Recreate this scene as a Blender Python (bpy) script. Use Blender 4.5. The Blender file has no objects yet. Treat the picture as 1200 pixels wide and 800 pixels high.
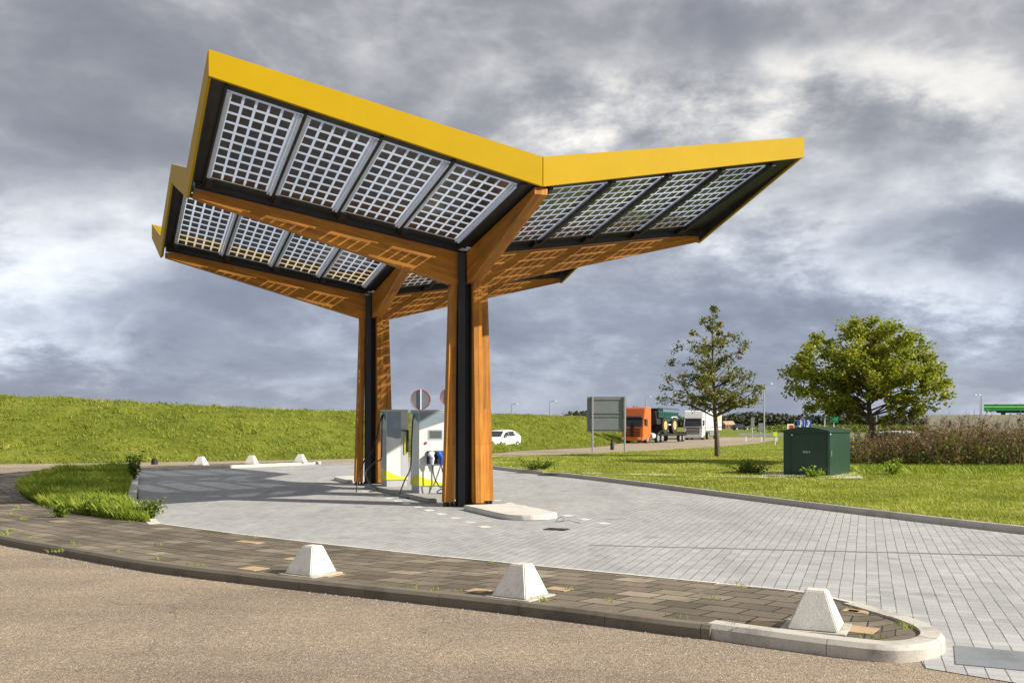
import bpy, bmesh, math, random
import numpy as np
from mathutils import Vector, Matrix, noise
R=math.radians
random.seed(7); rng=np.random.default_rng(7)
scene=bpy.context.scene
COL=scene.collection
# ---------------------------------------------------------------- camera
F=1150.0; HY=493.6; CH=2.0
cam_d=bpy.data.cameras.new('camera'); cam=bpy.data.objects.new('camera',cam_d); COL.objects.link(cam)
cam.location=(0,0,CH); cam.rotation_euler=(R(90),0,0)
cam_d.sensor_width=36; cam_d.lens=36*F/1200; cam_d.shift_y=(HY-400)/1200
cam_d.clip_end=6000; cam_d.clip_start=.1
scene.camera=cam
# ---------------------------------------------------------------- light
SUN=Vector((1.5,-.52,1)).normalized()
EL=math.asin(SUN.z); AZ=math.atan2(SUN.x,SUN.y)
sd=bpy.data.lights.new('sun','SUN'); sd.energy=5.0; sd.angle=R(.5); sd.color=(1,.93,.80)
so=bpy.data.objects.new('sun',sd); COL.objects.link(so); so.rotation_euler=SUN.to_track_quat('Z','Y').to_euler()
scene.view_settings.view_transform='Standard'; scene.view_settings.look='None'
scene.view_settings.exposure=0.58; scene.view_settings.gamma=1; scene.view_settings.use_curve_mapping=False

def N(nt,t,**k):
    n=nt.nodes.new(t)
    for a,b in k.items():
        if a=='_in':
            for i,v in b.items(): n.inputs[i].default_value=v
        else: setattr(n,a,b)
    return n
def math_(nt,op,a,b=None,clamp=False):
    n=nt.nodes.new('ShaderNodeMath'); n.operation=op; n.use_clamp=clamp
    for i,v in enumerate((a,b)):
        if v is None: continue
        if isinstance(v,(int,float)): n.inputs[i].default_value=v
        else: nt.links.new(v,n.inputs[i])
    return n.outputs[0]
def ramp(nt,fac,stops,interp='LINEAR'):
    n=nt.nodes.new('ShaderNodeValToRGB'); cr=n.color_ramp; cr.interpolation=interp
    while len(cr.elements)<len(stops): cr.elements.new(.5)
    for e,(p,c) in zip(cr.elements,stops):
        e.position=p; e.color=(c[0],c[1],c[2],1) if isinstance(c,(tuple,list)) else (c,c,c,1)
    if fac is not None: nt.links.new(fac,n.inputs[0])
    return n.outputs[0]
def mixc(nt,fac,a,b,mode='MIX'):
    n=nt.nodes.new('ShaderNodeMix'); n.data_type='RGBA'; n.blend_type=mode
    for i,v in ((0,fac),(6,a),(7,b)):
        if isinstance(v,(int,float)): n.inputs[i].default_value=v
        elif isinstance(v,(tuple,list)): n.inputs[i].default_value=(v[0],v[1],v[2],1)
        else: nt.links.new(v,n.inputs[i])
    return n.outputs[2]

# ---------------------------------------------------------------- world: broken cloud over a Nishita sky
W=bpy.data.worlds.new('World'); scene.world=W; W.use_nodes=True
nt=W.node_tree; nt.nodes.clear(); L=nt.links.new
out=N(nt,'ShaderNodeOutputWorld')
sky=N(nt,'ShaderNodeTexSky',sky_type='NISHITA'); sky.sun_disc=False; sky.sun_elevation=EL; sky.sun_rotation=AZ
bg1=N(nt,'ShaderNodeBackground'); bg1.inputs[1].default_value=.08; L(sky.outputs[0],bg1.inputs[0])
tc=N(nt,'ShaderNodeTexCoord'); sx=N(nt,'ShaderNodeSeparateXYZ'); L(tc.outputs['Generated'],sx.inputs[0])
zz=math_(nt,'MAXIMUM',sx.outputs[2],0.0)
den=math_(nt,'ADD',zz,.34)
u=math_(nt,'DIVIDE',sx.outputs[0],den); v=math_(nt,'DIVIDE',sx.outputs[1],den)
cb=N(nt,'ShaderNodeCombineXYZ'); L(u,cb.inputs[0]); L(v,cb.inputs[1])
def noise_(vec,scale,det,rough,off=(0,0,0),dist=0.):
    m=N(nt,'ShaderNodeMapping'); m.inputs['Location'].default_value=off; L(vec,m.inputs[0])
    n=N(nt,'ShaderNodeTexNoise'); n.inputs['Scale'].default_value=scale; n.inputs['Detail'].default_value=det
    n.inputs['Roughness'].default_value=rough; n.inputs['Distortion'].default_value=dist
    L(m.outputs[0],n.inputs['Vector']); return n.outputs[0]
dv=N(nt,'ShaderNodeMapping'); dv.inputs['Scale'].default_value=(1,1,2.0); L(tc.outputs['Generated'],dv.inputs[0])
n1=noise_(dv.outputs[0],2.7,15,.60,(3.1,1.7,.6),.25)
n2=noise_(cb.outputs[0],3.4,14,.64,(9.3,4.1,2),.1)
n3=noise_(cb.outputs[0],.6,3,.5,(1.3,7.7,5))
# rounded lumps: folded noise
def billow(scale,off,det):
    v_=noise_(dv.outputs[0],scale,det,.5,off,.3); return math_(nt,'MULTIPLY',math_(nt,'ABSOLUTE',math_(nt,'SUBTRACT',v_,.5)),2.0)
b1=billow(6.5,(2,5,1),9)
val=math_(nt,'ADD',math_(nt,'ADD',math_(nt,'MULTIPLY',n1,.60),-.003),math_(nt,'ADD',math_(nt,'MULTIPLY',n2,.38),math_(nt,'MULTIPLY',math_(nt,'SUBTRACT',.16,b1),.22)))
# broad bright and dark banks, placed by compass direction
az=math_(nt,'DIVIDE',sx.outputs[0],math_(nt,'MAXIMUM',sx.outputs[1],.05)); el=math_(nt,'DIVIDE',sx.outputs[2],math_(nt,'MAXIMUM',sx.outputs[1],.05))
front=math_(nt,'GREATER_THAN',sx.outputs[1],.05)
warp=math_(nt,'MULTIPLY',math_(nt,'SUBTRACT',n2,.5),.35)
BL=[ # px, py, radius x, radius y, gain
 (60,300,150,60,.11),(190,235,90,40,.09),(20,400,160,30,.09),(30,250,90,30,.06),(1060,95,200,48,.20),(760,105,140,40,.09),(1090,165,150,30,-.05),(1010,270,120,55,.12),(1110,350,130,30,.13),(700,190,140,70,-.08),(560,130,90,60,-.06),(680,300,130,80,-.03),(1160,180,90,60,.06),
 (150,130,230,110,-.08),(620,60,200,40,-.04),(1150,265,75,28,-.13),(850,330,200,70,-.05),(1150,400,140,40,-.06),(620,450,400,40,-.07),(60,450,200,25,-.06),(640,160,110,60,-.05),(480,90,180,60,.03),(1000,30,200,25,-.06),(300,330,120,60,-.04),(330,440,150,25,.04)]
tot=val
for (px,py,rx,ry,g) in BL:
    a=(px-600)/F; e=(HY-py)/F
    da=math_(nt,'DIVIDE',math_(nt,'SUBTRACT',math_(nt,'ADD',az,warp),a),rx/F); de=math_(nt,'DIVIDE',math_(nt,'SUBTRACT',math_(nt,'ADD',el,math_(nt,'MULTIPLY',warp,.45)),e),ry/F)
    rr=math_(nt,'ADD',math_(nt,'MULTIPLY',da,da),math_(nt,'MULTIPLY',de,de))
    gz_=math_(nt,'EXPONENT',math_(nt,'MULTIPLY',rr,-.7))
    tot=math_(nt,'ADD',tot,math_(nt,'MULTIPLY',math_(nt,'MULTIPLY',gz_,g),front))
tot=math_(nt,'ADD',math_(nt,'MULTIPLY',math_(nt,'SUBTRACT',tot,.52),1.10),.525)
cc=ramp(nt,tot,[(.24,(.120,.127,.150)),(.38,(.165,.172,.197)),(.45,(.200,.207,.228)),(.52,(.275,.281,.298)),(.575,(.36,.363,.372)),(.64,(.49,.485,.475)),(.76,(.66,.645,.615))])
# bluer and a touch lighter near the horizon, greyer above
hz=ramp(nt,zz,[(0,(1.02,1.10,1.25)),(.10,(.92,1.0,1.15)),(.28,(1.0,.99,.98)),(1,(1.03,.99,.96))])
cc=mixc(nt,1.0,cc,hz,'MULTIPLY')
bg2=N(nt,'ShaderNodeBackground'); bg2.inputs[1].default_value=1.22; L(cc,bg2.inputs[0])
hole=ramp(nt,n3,[(.60,0.0),(.72,.45)])
ms=N(nt,'ShaderNodeMixShader'); L(math_(nt,'ADD',.06,math_(nt,'MULTIPLY',hole,.5)),ms.inputs[0]); L(bg2.outputs[0],ms.inputs[1]); L(bg1.outputs[0],ms.inputs[2])
L(ms.outputs[0],out.inputs[0])

# ---------------------------------------------------------------- materials
def newmat(name):
    m=bpy.data.materials.new(name); m.use_nodes=True; nt=m.node_tree
    return m,nt,nt.nodes['Principled BSDF']
def bump(nt,h,strength,dist,b):
    n=N(nt,'ShaderNodeBump'); n.inputs['Strength'].default_value=strength; n.inputs['Distance'].default_value=dist
    nt.links.new(h,n.inputs['Height']); nt.links.new(n.outputs[0],b.inputs['Normal'])
def texn(nt,scale,det=4,rough=.55,coord='Object',sc=None):
    t=N(nt,'ShaderNodeTexCoord') if coord!='Pos' else N(nt,'ShaderNodeNewGeometry')
    o=t.outputs['Position'] if coord=='Pos' else t.outputs[coord]
    if sc:
        m=N(nt,'ShaderNodeMapping'); m.inputs['Scale'].default_value=sc; nt.links.new(o,m.inputs[0]); o=m.outputs[0]
    n=N(nt,'ShaderNodeTexNoise'); n.inputs['Scale'].default_value=scale; n.inputs['Detail'].default_value=det; n.inputs['Roughness'].default_value=rough
    nt.links.new(o,n.inputs['Vector']); return n.outputs[0]
def simple(name,c,rough=.5,metal=0,var=.12,scale=6,coat=0,bmp=0):
    m,nt,b=newmat(name)
    n=texn(nt,scale,5,.6,'Pos')
    lo=tuple(x*(1-var) for x in c); hi=tuple(min(1,x*(1+var)) for x in c)
    nt.links.new(ramp(nt,n,[(.3,lo),(.7,hi)]),b.inputs['Base Color'])
    b.inputs['Roughness'].default_value=rough; b.inputs['Metallic'].default_value=metal; b.inputs['Coat Weight'].default_value=coat
    if bmp: bump(nt,texn(nt,scale*8,3,.6,'Pos'),bmp,.01,b)
    return m
M={}
M['yellow']=simple('yellow_painted_metal',(.43,.275,.0005),.55,0,.04,1.5,.0)
M['yellow'].node_tree.nodes['Principled BSDF'].inputs['Specular IOR Level'].default_value=.12
M['black']=simple('black_painted_steel',(.010,.010,.012),.5,0,.3,3)
M['soffit']=simple('black_soffit_board',(.022,.021,.02),.6,0,.4,2)
M['steel']=simple('galvanised_steel',(.42,.43,.44),.42,.6,.12,5)
M['alu']=simple('light_aluminium',(.60,.68,.84),.5,.0,.05,5)
M['white_paint']=simple('white_paint',(.78,.78,.77),.32,0,.05,2,.3)
M['charger_white']=simple('charger_white_paint',(.60,.625,.63),.35,0,.04,3,.2)
M['charger_grey']=simple('charger_grey_paint',(.40,.42,.44),.4,0,.06,3)
M['slate']=simple('slate_blue_panel',(.20,.25,.29),.35,0,.1,3)
M['teal']=simple('teal_panel',(.10,.24,.26),.4,0,.1,3)
M['lime']=simple('yellow_green_film',(.60,.60,.03),.4,0,.06,4)
M['screen']=simple('dark_screen_glass',(.09,.11,.12),.12,0,.1,4)
M['blue']=simple('blue_plastic',(.01,.09,.42),.35,0,.1,6)
M['rubber']=simple('black_rubber',(.012,.012,.013),.6,0,.3,8)
M['tyre']=simple('tyre_rubber',(.022,.021,.020),.8,0,.3,6)
M['orange']=simple('orange_truck_paint',(.72,.135,.012),.35,0,.06,2,.4)
M['green_machine']=simple('dark_green_machine_paint',(.004,.075,.055),.4,0,.2,3,.2)
M['rim_yellow']=simple('pale_yellow_rim_paint',(.50,.40,.15),.45,0,.1,4)
M['glass']=simple('dark_vehicle_glass',(.03,.036,.042),.08,0,.2,3)
M['red']=simple('red_paint',(.42,.03,.02),.45,0,.1,3)
M['maroon']=simple('maroon_stripe',(.22,.04,.06),.45,0,.1,3)
M['ochre']=simple('faded_ochre_lettering',(.62,.45,.18),.5,0,.2,2)
M['sign_grey']=simple('grey_sign_back',(.20,.225,.24),.5,.2,.07,2)
M['sign_blue']=simple('blue_sign_sheet',(.02,.08,.38),.4,0,.05,3)
M['sign_green']=simple('green_sign_sheet',(.0,.24,.10),.4,0,.05,3)
M['station_green']=simple('petrol_station_green',(.0,.19,.055),.4,0,.05,1)
M['light_green']=simple('light_green_stripe',(.22,.50,.10),.4,0,.05,1)
M['slate_car']=simple('dark_car_paint',(.03,.035,.045),.35,0,.1,2)
M['rim_red']=simple('dull_red_rim',(.36,.05,.045),.5,0,.1,2)
M['hiviz']=simple('yellow_green_marker',(.55,.75,.02),.4,0,.05,3)
M['bark']=simple('grey_brown_bark',(.115,.088,.062),.9,0,.35,9,0,.6)
M['brick']=simple('brown_brick_wall',(.22,.13,.09),.85,0,.2,3)
M['rooftile']=simple('pale_orange_roof_tile',(.40,.27,.18),.8,0,.2,2)
M['dark_iron']=simple('dark_cast_iron',(.03,.03,.03),.6,.3,.3,10)

def uvsep(nt):
    t=N(nt,'ShaderNodeTexCoord'); return t.outputs['UV']
def m_wood():
    m,nt,b=newmat('glulam_larch'); uv=uvsep(nt)
    mp=N(nt,'ShaderNodeMapping'); mp.inputs['Scale'].default_value=(.55,9,1); nt.links.new(uv,mp.inputs[0])
    g=N(nt,'ShaderNodeTexNoise'); g.inputs['Scale'].default_value=2.2; g.inputs['Detail'].default_value=8; g.inputs['Roughness'].default_value=.65; g.inputs['Distortion'].default_value=.6
    nt.links.new(mp.outputs[0],g.inputs['Vector'])
    base=ramp(nt,g.outputs[0],[(.25,(.29,.105,.012)),(.45,(.43,.175,.020)),(.6,(.51,.222,.030)),(.8,(.58,.28,.055))])
    # laminations
    br=N(nt,'ShaderNodeTexBrick'); br.offset=.37; br.inputs['Scale'].default_value=1; br.inputs['Brick Width'].default_value=2.3; br.inputs['Row Height'].default_value=.085
    br.inputs['Mortar Size'].default_value=.003; br.inputs['Mortar Smooth'].default_value=.2; br.inputs['Bias'].default_value=0
    br.inputs['Color1'].default_value=(.62,.60,.58,1); br.inputs['Color2'].default_value=(1.2,1.15,1.1,1); br.inputs['Mortar'].default_value=(.45,.42,.38,1)
    nt.links.new(uv,br.inputs['Vector'])
    c=mixc(nt,.75,base,br.outputs[0],'MULTIPLY')
    # knots
    mk=N(nt,'ShaderNodeMapping'); mk.inputs['Scale'].default_value=(3.2,9,1); nt.links.new(uv,mk.inputs[0])
    vo=N(nt,'ShaderNodeTexVoronoi'); vo.inputs['Scale'].default_value=1; nt.links.new(mk.outputs[0],vo.inputs['Vector'])
    k=ramp(nt,vo.outputs['Distance'],[(.05,.0),(.12,1.0)])
    k2=math_(nt,'GREATER_THAN',N_sep(nt,vo.outputs['Color']),.72)
    kk=math_(nt,'MULTIPLY',math_(nt,'SUBTRACT',1.0,k),k2)
    c=mixc(nt,math_(nt,'MULTIPLY',kk,.75),c,(.10,.035,.008))
    w=texn(nt,.9,4,.6,'Pos'); c=mixc(nt,1,c,ramp(nt,w,[(.3,(.78,.76,.74)),(.7,(1.1,1.08,1.05))]),'MULTIPLY')
    nt.links.new(c,b.inputs['Base Color']); b.inputs['Roughness'].default_value=.6; b.inputs['Specular IOR Level'].default_value=.3
    bump(nt,g.outputs[0],.25,.004,b); return m
def N_sep(nt,col):
    s=N(nt,'ShaderNodeSeparateColor'); nt.links.new(col,s.inputs[0]); return s.outputs[0]
M['wood']=m_wood()
def m_panelglass():
    m=bpy.data.materials.new('milky_solar_glass'); m.use_nodes=True; nt=m.node_tree; nt.nodes.clear()
    o=N(nt,'ShaderNodeOutputMaterial'); tr=N(nt,'ShaderNodeBsdfTransparent'); tr.inputs[0].default_value=(.93,.95,.98,1)
    tl=N(nt,'ShaderNodeBsdfTranslucent'); tl.inputs[0].default_value=(.74,.80,.90,1)
    gl=N(nt,'ShaderNodeBsdfGlossy'); gl.inputs['Roughness'].default_value=.08
    m1=N(nt,'ShaderNodeMixShader'); m1.inputs[0].default_value=.17; nt.links.new(tr.outputs[0],m1.inputs[1]); nt.links.new(tl.outputs[0],m1.inputs[2])
    m2=N(nt,'ShaderNodeMixShader'); m2.inputs[0].default_value=.06; nt.links.new(m1.outputs[0],m2.inputs[1]); nt.links.new(gl.outputs[0],m2.inputs[2])
    nt.links.new(m2.outputs[0],o.inputs[0]); return m
M['pglass']=m_panelglass()
M['cell']=simple('dark_solar_cell',(.055,.052,.050),.25,0,.25,3,.3)
def m_asphalt(name,c1,c2,c3,sc=70):
    m,nt,b=newmat(name)
    t=N(nt,'ShaderNodeNewGeometry')
    vo=N(nt,'ShaderNodeTexVoronoi'); vo.inputs['Scale'].default_value=sc; nt.links.new(t.outputs['Position'],vo.inputs['Vector'])
    s=N_sep(nt,vo.outputs['Color'])
    c=ramp(nt,s,[(.0,c1),(.5,c2),(.85,c2),(1,c3)])
    n=texn(nt,.55,4,.6,'Pos'); c=mixc(nt,1,c,ramp(nt,n,[(.3,(.80,.80,.82)),(.7,(1.12,1.1,1.06))]),'MULTIPLY')
    n5=texn(nt,14,4,.7,'Pos'); c=mixc(nt,1,c,ramp(nt,n5,[(.3,(.78,.78,.78)),(.7,(1.2,1.18,1.14))]),'MULTIPLY')
    tk=texn(nt,1,5,.6,'Pos',(.16,.75,1)); c=mixc(nt,1,c,ramp(nt,tk,[(.33,.80),(.5,1.0),(.68,1.08)]),'MULTIPLY')
    # a few sealed cracks
    wv=texn(nt,.7,5,.7,'Pos'); g2=N(nt,'ShaderNodeNewGeometry'); sp=N(nt,'ShaderNodeSeparateXYZ'); nt.links.new(g2.outputs['Position'],sp.inputs[0])
    cr=N(nt,'ShaderNodeTexVoronoi'); cr.feature='DISTANCE_TO_EDGE'; cr.inputs['Scale'].default_value=.22
    wvv=N(nt,'ShaderNodeVectorMath',operation='MULTIPLY_ADD'); nn=N(nt,'ShaderNodeTexNoise'); nn.inputs['Scale'].default_value=1.3; nn.inputs['Detail'].default_value=6; nt.links.new(g2.outputs['Position'],nn.inputs['Vector'])
    nt.links.new(nn.outputs['Color'],wvv.inputs[0]); wvv.inputs[1].default_value=(.9,.9,0); nt.links.new(g2.outputs['Position'],wvv.inputs[2]); nt.links.new(wvv.outputs[0],cr.inputs['Vector'])
    ck=ramp(nt,cr.outputs['Distance'],[(.0,.45),(.0022,1.0)]); c=mixc(nt,.5,c,ck,'MULTIPLY')
    nt.links.new(c,b.inputs['Base Color']); b.inputs['Roughness'].default_value=.9
    bump(nt,vo.outputs['Distance'],.5,.01,b); return m
M['asphalt']=m_asphalt('worn_chipped_asphalt',(.13,.10,.075),(.31,.248,.188),(.60,.51,.41),105)
M['farroad']=m_asphalt('sandy_concrete_road',(.24,.20,.15),(.34,.28,.21),(.42,.36,.28),30)
M['dirt']=simple('worn_dirt_edge',(.16,.125,.075),.95,0,.4,3)
def m_brick(name,bw,rh,mort,cols,mc,ang=None,off=.5,uv=False,stain=(.7,1.15),rough=.85,bump_s=.6,msz=.004,seed=0):
    m,nt,b=newmat(name)
    if uv: vec=uvsep(nt)
    else: vec=N(nt,'ShaderNodeNewGeometry').outputs['Position']
    mp=N(nt,'ShaderNodeMapping')
    if ang is not None: mp.inputs['Rotation'].default_value=(0,0,ang)
    nt.links.new(vec,mp.inputs[0])
    # slight wobble so the joints are not ruler-straight
    wn=N(nt,'ShaderNodeTexNoise'); wn.inputs['Scale'].default_value=1.1; wn.inputs['Detail'].default_value=2; nt.links.new(mp.outputs[0],wn.inputs['Vector'])
    va=N(nt,'ShaderNodeVectorMath',operation='MULTIPLY_ADD'); nt.links.new(wn.outputs['Color'],va.inputs[0]); va.inputs[1].default_value=(mort*6,mort*6,0); nt.links.new(mp.outputs[0],va.inputs[2])
    br=N(nt,'ShaderNodeTexBrick'); br.offset=off; br.inputs['Scale'].default_value=1; br.inputs['Brick Width'].default_value=bw; br.inputs['Row Height'].default_value=rh
    br.inputs['Mortar Size'].default_value=msz; br.inputs['Mortar Smooth'].default_value=.3; br.inputs['Bias'].default_value=0
    br.inputs['Color1'].default_value=(0,0,0,1); br.inputs['Color2'].default_value=(1,1,1,1); br.inputs['Mortar'].default_value=(.5,.5,.5,1)
    nt.links.new(va.outputs[0],br.inputs['Vector'])
    c=ramp(nt,N_sep(nt,br.outputs[0]),cols)
    n1=texn(nt,.5,5,.6,'Pos'); c=mixc(nt,1,c,ramp(nt,n1,[(.3,stain[0]),(.7,stain[1])]),'MULTIPLY')
    n2=texn(nt,30,5,.7,'Pos'); c=mixc(nt,1,c,ramp(nt,n2,[(.25,.82),(.75,1.16)]),'MULTIPLY')
    if uv:
        lv=N(nt,'ShaderNodeTexVoronoi'); lv.inputs['Scale'].default_value=7; nt.links.new(N(nt,'ShaderNodeNewGeometry').outputs['Position'],lv.inputs['Vector'])
        nz=texn(nt,3,6,.75,'Pos'); sp_=math_(nt,'ADD',lv.outputs['Distance'],math_(nt,'MULTIPLY',math_(nt,'SUBTRACT',.62,nz),1.6))
        c=mixc(nt,ramp(nt,sp_,[(.10,.55),(.20,0.)]),c,(.30,.26,.19))
        mz=texn(nt,2.2,7,.75,'Pos'); c=mixc(nt,ramp(nt,mz,[(.52,0.),(.64,.65)]),c,(.075,.062,.038))
        gm=texn(nt,1.1,5,.7,'Pos',(1,1,1)); c=mixc(nt,ramp(nt,gm,[(.60,0.),(.72,.35)]),c,(.10,.11,.035))
    c=mixc(nt,br.outputs['Fac'],c,mc)
    nt.links.new(c,b.inputs['Base Color']); b.inputs['Roughness'].default_value=rough
    h=math_(nt,'ADD',math_(nt,'SUBTRACT',1,br.outputs['Fac']),math_(nt,'MULTIPLY',n2,.25))
    bump(nt,h,bump_s,.012,b); return m
PAV_ANG=math.atan(.361)
def m_pavers():
    m,nt,b=newmat('grey_concrete_pavers'); L=nt.links.new
    mp=N(nt,'ShaderNodeMapping'); mp.inputs['Rotation'].default_value=(0,0,PAV_ANG); L(N(nt,'ShaderNodeNewGeometry').outputs['Position'],mp.inputs[0])
    sp=N(nt,'ShaderNodeSeparateXYZ'); L(mp.outputs[0],sp.inputs[0])
    wob=texn(nt,.9,2,.5,'Pos'); w=math_(nt,'MULTIPLY',math_(nt,'SUBTRACT',wob,.5),.018)
    X=math_(nt,'DIVIDE',math_(nt,'ADD',sp.outputs[0],w),.150); Y=math_(nt,'DIVIDE',math_(nt,'ADD',sp.outputs[1],w),.19)
    fx=math_(nt,'FLOOR',X); fy=math_(nt,'FLOOR',Y)
    c2=N(nt,'ShaderNodeCombineXYZ'); L(fx,c2.inputs[0]); L(fy,c2.inputs[1])
    wn=N(nt,'ShaderNodeTexWhiteNoise'); L(c2.outputs[0],wn.inputs['Vector'])
    rs=N(nt,'ShaderNodeSeparateColor'); L(wn.outputs['Color'],rs.inputs[0])
    def edge(v,f,wd):
        d=math_(nt,'ABSOLUTE',math_(nt,'SUBTRACT',math_(nt,'SUBTRACT',v,f),.5)); t=math_(nt,'SUBTRACT',.5,d)   # 0 at joint
        return math_(nt,'SUBTRACT',1,math_(nt,'DIVIDE',t,wd,True),True)
    # joint width varies from stone to stone
    jw=math_(nt,'ADD',.020,math_(nt,'MULTIPLY',rs.outputs[1],.030))
    d=math_(nt,'ABSOLUTE',math_(nt,'SUBTRACT',math_(nt,'SUBTRACT',X,fx),.5)); jx=math_(nt,'GREATER_THAN',d,math_(nt,'SUBTRACT',.5,jw))
    d2=math_(nt,'ABSOLUTE',math_(nt,'SUBTRACT',math_(nt,'SUBTRACT',Y,fy),.5)); jy=math_(nt,'GREATER_THAN',d2,.478)
    c=ramp(nt,wn.outputs['Value'],[(0,(.345,.35,.355)),(.35,(.385,.39,.395)),(.8,(.41,.415,.42)),(1,(.45,.445,.435))])
    n1=texn(nt,.35,5,.6,'Pos'); c=mixc(nt,1,c,ramp(nt,n1,[(.3,.86),(.7,1.08)]),'MULTIPLY')
    n3=texn(nt,1.6,5,.65,'Pos'); c=mixc(nt,1,c,ramp(nt,n3,[(.3,.92),(.7,1.05)]),'MULTIPLY')
    n2=texn(nt,32,5,.7,'Pos'); c=mixc(nt,1,c,ramp(nt,n2,[(.25,.80),(.75,1.14)]),'MULTIPLY')
    c=mixc(nt,math_(nt,'MULTIPLY',jx,.76),c,(.05,.045,.04)); c=mixc(nt,math_(nt,'MULTIPLY',jy,math_(nt,'ADD',.35,math_(nt,'MULTIPLY',rs.outputs[2],.5))),c,(.09,.08,.07))
    # worn tracks and a few oil spots
    tn=texn(nt,1,4,.6,'Pos',(.9,.12,1)); c=mixc(nt,1,c,ramp(nt,tn,[(.35,.88),(.5,1.0)]),'MULTIPLY')
    ov=N(nt,'ShaderNodeTexVoronoi'); ov.inputs['Scale'].default_value=.55; L(N(nt,'ShaderNodeNewGeometry').outputs['Position'],ov.inputs['Vector'])
    os_=ramp(nt,math_(nt,'ADD',ov.outputs['Distance'],math_(nt,'MULTIPLY',n3,.12)),[(.10,.62),(.18,1.0)]); c=mixc(nt,.7,c,os_,'MULTIPLY')
    L(c,b.inputs['Base Color']); b.inputs['Roughness'].default_value=.85
    h=math_(nt,'ADD',math_(nt,'SUBTRACT',math_(nt,'ADD',math_(nt,'MULTIPLY',rs.outputs[0],.15),math_(nt,'MULTIPLY',n2,.25)),jx),0); bump(nt,h,.5,.008,b); return m
M['pavers']=m_pavers()
M['tiles']=m_brick('weathered_brown_tiles',.44,.30,.004,[(0,(.11,.088,.062)),(.3,(.15,.122,.088)),(.65,(.185,.152,.112)),(.93,(.235,.195,.145)),(1,(.34,.285,.205))],(.012,.010,.006),None,.5,uv=True,stain=(.62,1.25),msz=.012,bump_s=.9)
def m_concrete(name,c,dark=.6,sc=1.5):
    m,nt,b=newmat(name)
    n=texn(nt,sc,6,.65,'Pos'); n2=texn(nt,45,4,.7,'Pos')
    cc=ramp(nt,n,[(.25,tuple(x*dark for x in c)),(.5,c),(.8,tuple(min(1,x*1.08) for x in c))])
    cc=mixc(nt,1,cc,ramp(nt,n2,[(.3,.86),(.7,1.08)]),'MULTIPLY')
    nt.links.new(cc,b.inputs['Base Color']); b.inputs['Roughness'].default_value=.85; bump(nt,n2,.3,.005,b); return m
M['conc_white']=m_concrete('pale_cast_concrete',(.62,.60,.55),.80)
def m_block():
    m,nt,b=newmat('scuffed_white_concrete'); L=nt.links.new
    n=texn(nt,5,6,.7,'Pos'); n2=texn(nt,60,4,.7,'Pos'); t=N(nt,'ShaderNodeTexCoord'); sp=N(nt,'ShaderNodeSeparateXYZ'); L(t.outputs['Object'],sp.inputs[0])
    c=ramp(nt,n,[(.28,(.40,.37,.31)),(.42,(.58,.56,.51)),(.7,(.66,.65,.61))])
    c=mixc(nt,1,c,ramp(nt,n2,[(.3,.84),(.7,1.06)]),'MULTIPLY')
    low=ramp(nt,math_(nt,'ADD',sp.outputs[2],math_(nt,'MULTIPLY',math_(nt,'SUBTRACT',n,.5),.22)),[(.0,.9),(.09,0.0)])
    c=mixc(nt,math_(nt,'MULTIPLY',low,.6),c,(.24,.205,.15))
    st=ramp(nt,texn(nt,14,5,.75,'Object',(1,1,.25)),[(.62,0.),(.72,.5)]); c=mixc(nt,st,c,(.27,.25,.20))
    L(c,b.inputs['Base Color']); b.inputs['Roughness'].default_value=.85; bump(nt,n2,.5,.006,b); return m
M['block']=m_block()
M['conc_grey']=m_concrete('grey_concrete',(.34,.33,.31),.7)
M['conc_kerb']=m_concrete('pale_brown_kerb_concrete',(.52,.49,.43),.7)
M['plate']=m_concrete('blue_grey_cover_plate',(.20,.215,.24),.7,2)
M['joint_grey']=simple('dark_joint_sand',(.16,.16,.17),.9,0,.2,3)
M['conc_old']=m_concrete('weathered_dark_concrete',(.165,.140,.108),.5,2.5)
M['conc_nose']=m_concrete('stained_pale_concrete',(.50,.47,.42),.5,3.2)
M['slab_tan']=m_concrete('sand_coloured_tile',(.44,.31,.18),.8,4)
M['wallc']=m_concrete('beige_concrete_wall',(.34,.31,.26),.75,.8)
def m_ground(name,stops,sc=.25,detail=8,b1=.5):
    m,nt,b=newmat(name)
    n=texn(nt,sc,detail,.65,'Pos'); n2=texn(nt,6,6,.7,'Pos',(1,1,1))
    c=ramp(nt,n,stops); c=mixc(nt,1,c,ramp(nt,n2,[(.3,.62),(.55,1.0),(.75,1.3)]),'MULTIPLY')
    nt.links.new(c,b.inputs['Base Color']); b.inputs['Roughness'].default_value=.95; b.inputs['Specular IOR Level'].default_value=.15
    bump(nt,n2,b1,.12,b); return m
GR=[(.25,(.10,.125,.018)),(.45,(.15,.18,.026)),(.6,(.20,.23,.034)),(.8,(.28,.27,.07))]
M['grass']=m_ground('meadow_grass',GR)
M['bank']=m_ground('embankment_grass',[(.2,(.06,.085,.010)),(.42,(.12,.15,.016)),(.62,(.19,.215,.028)),(.8,(.30,.26,.09))],.35,9,1.0)
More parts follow.
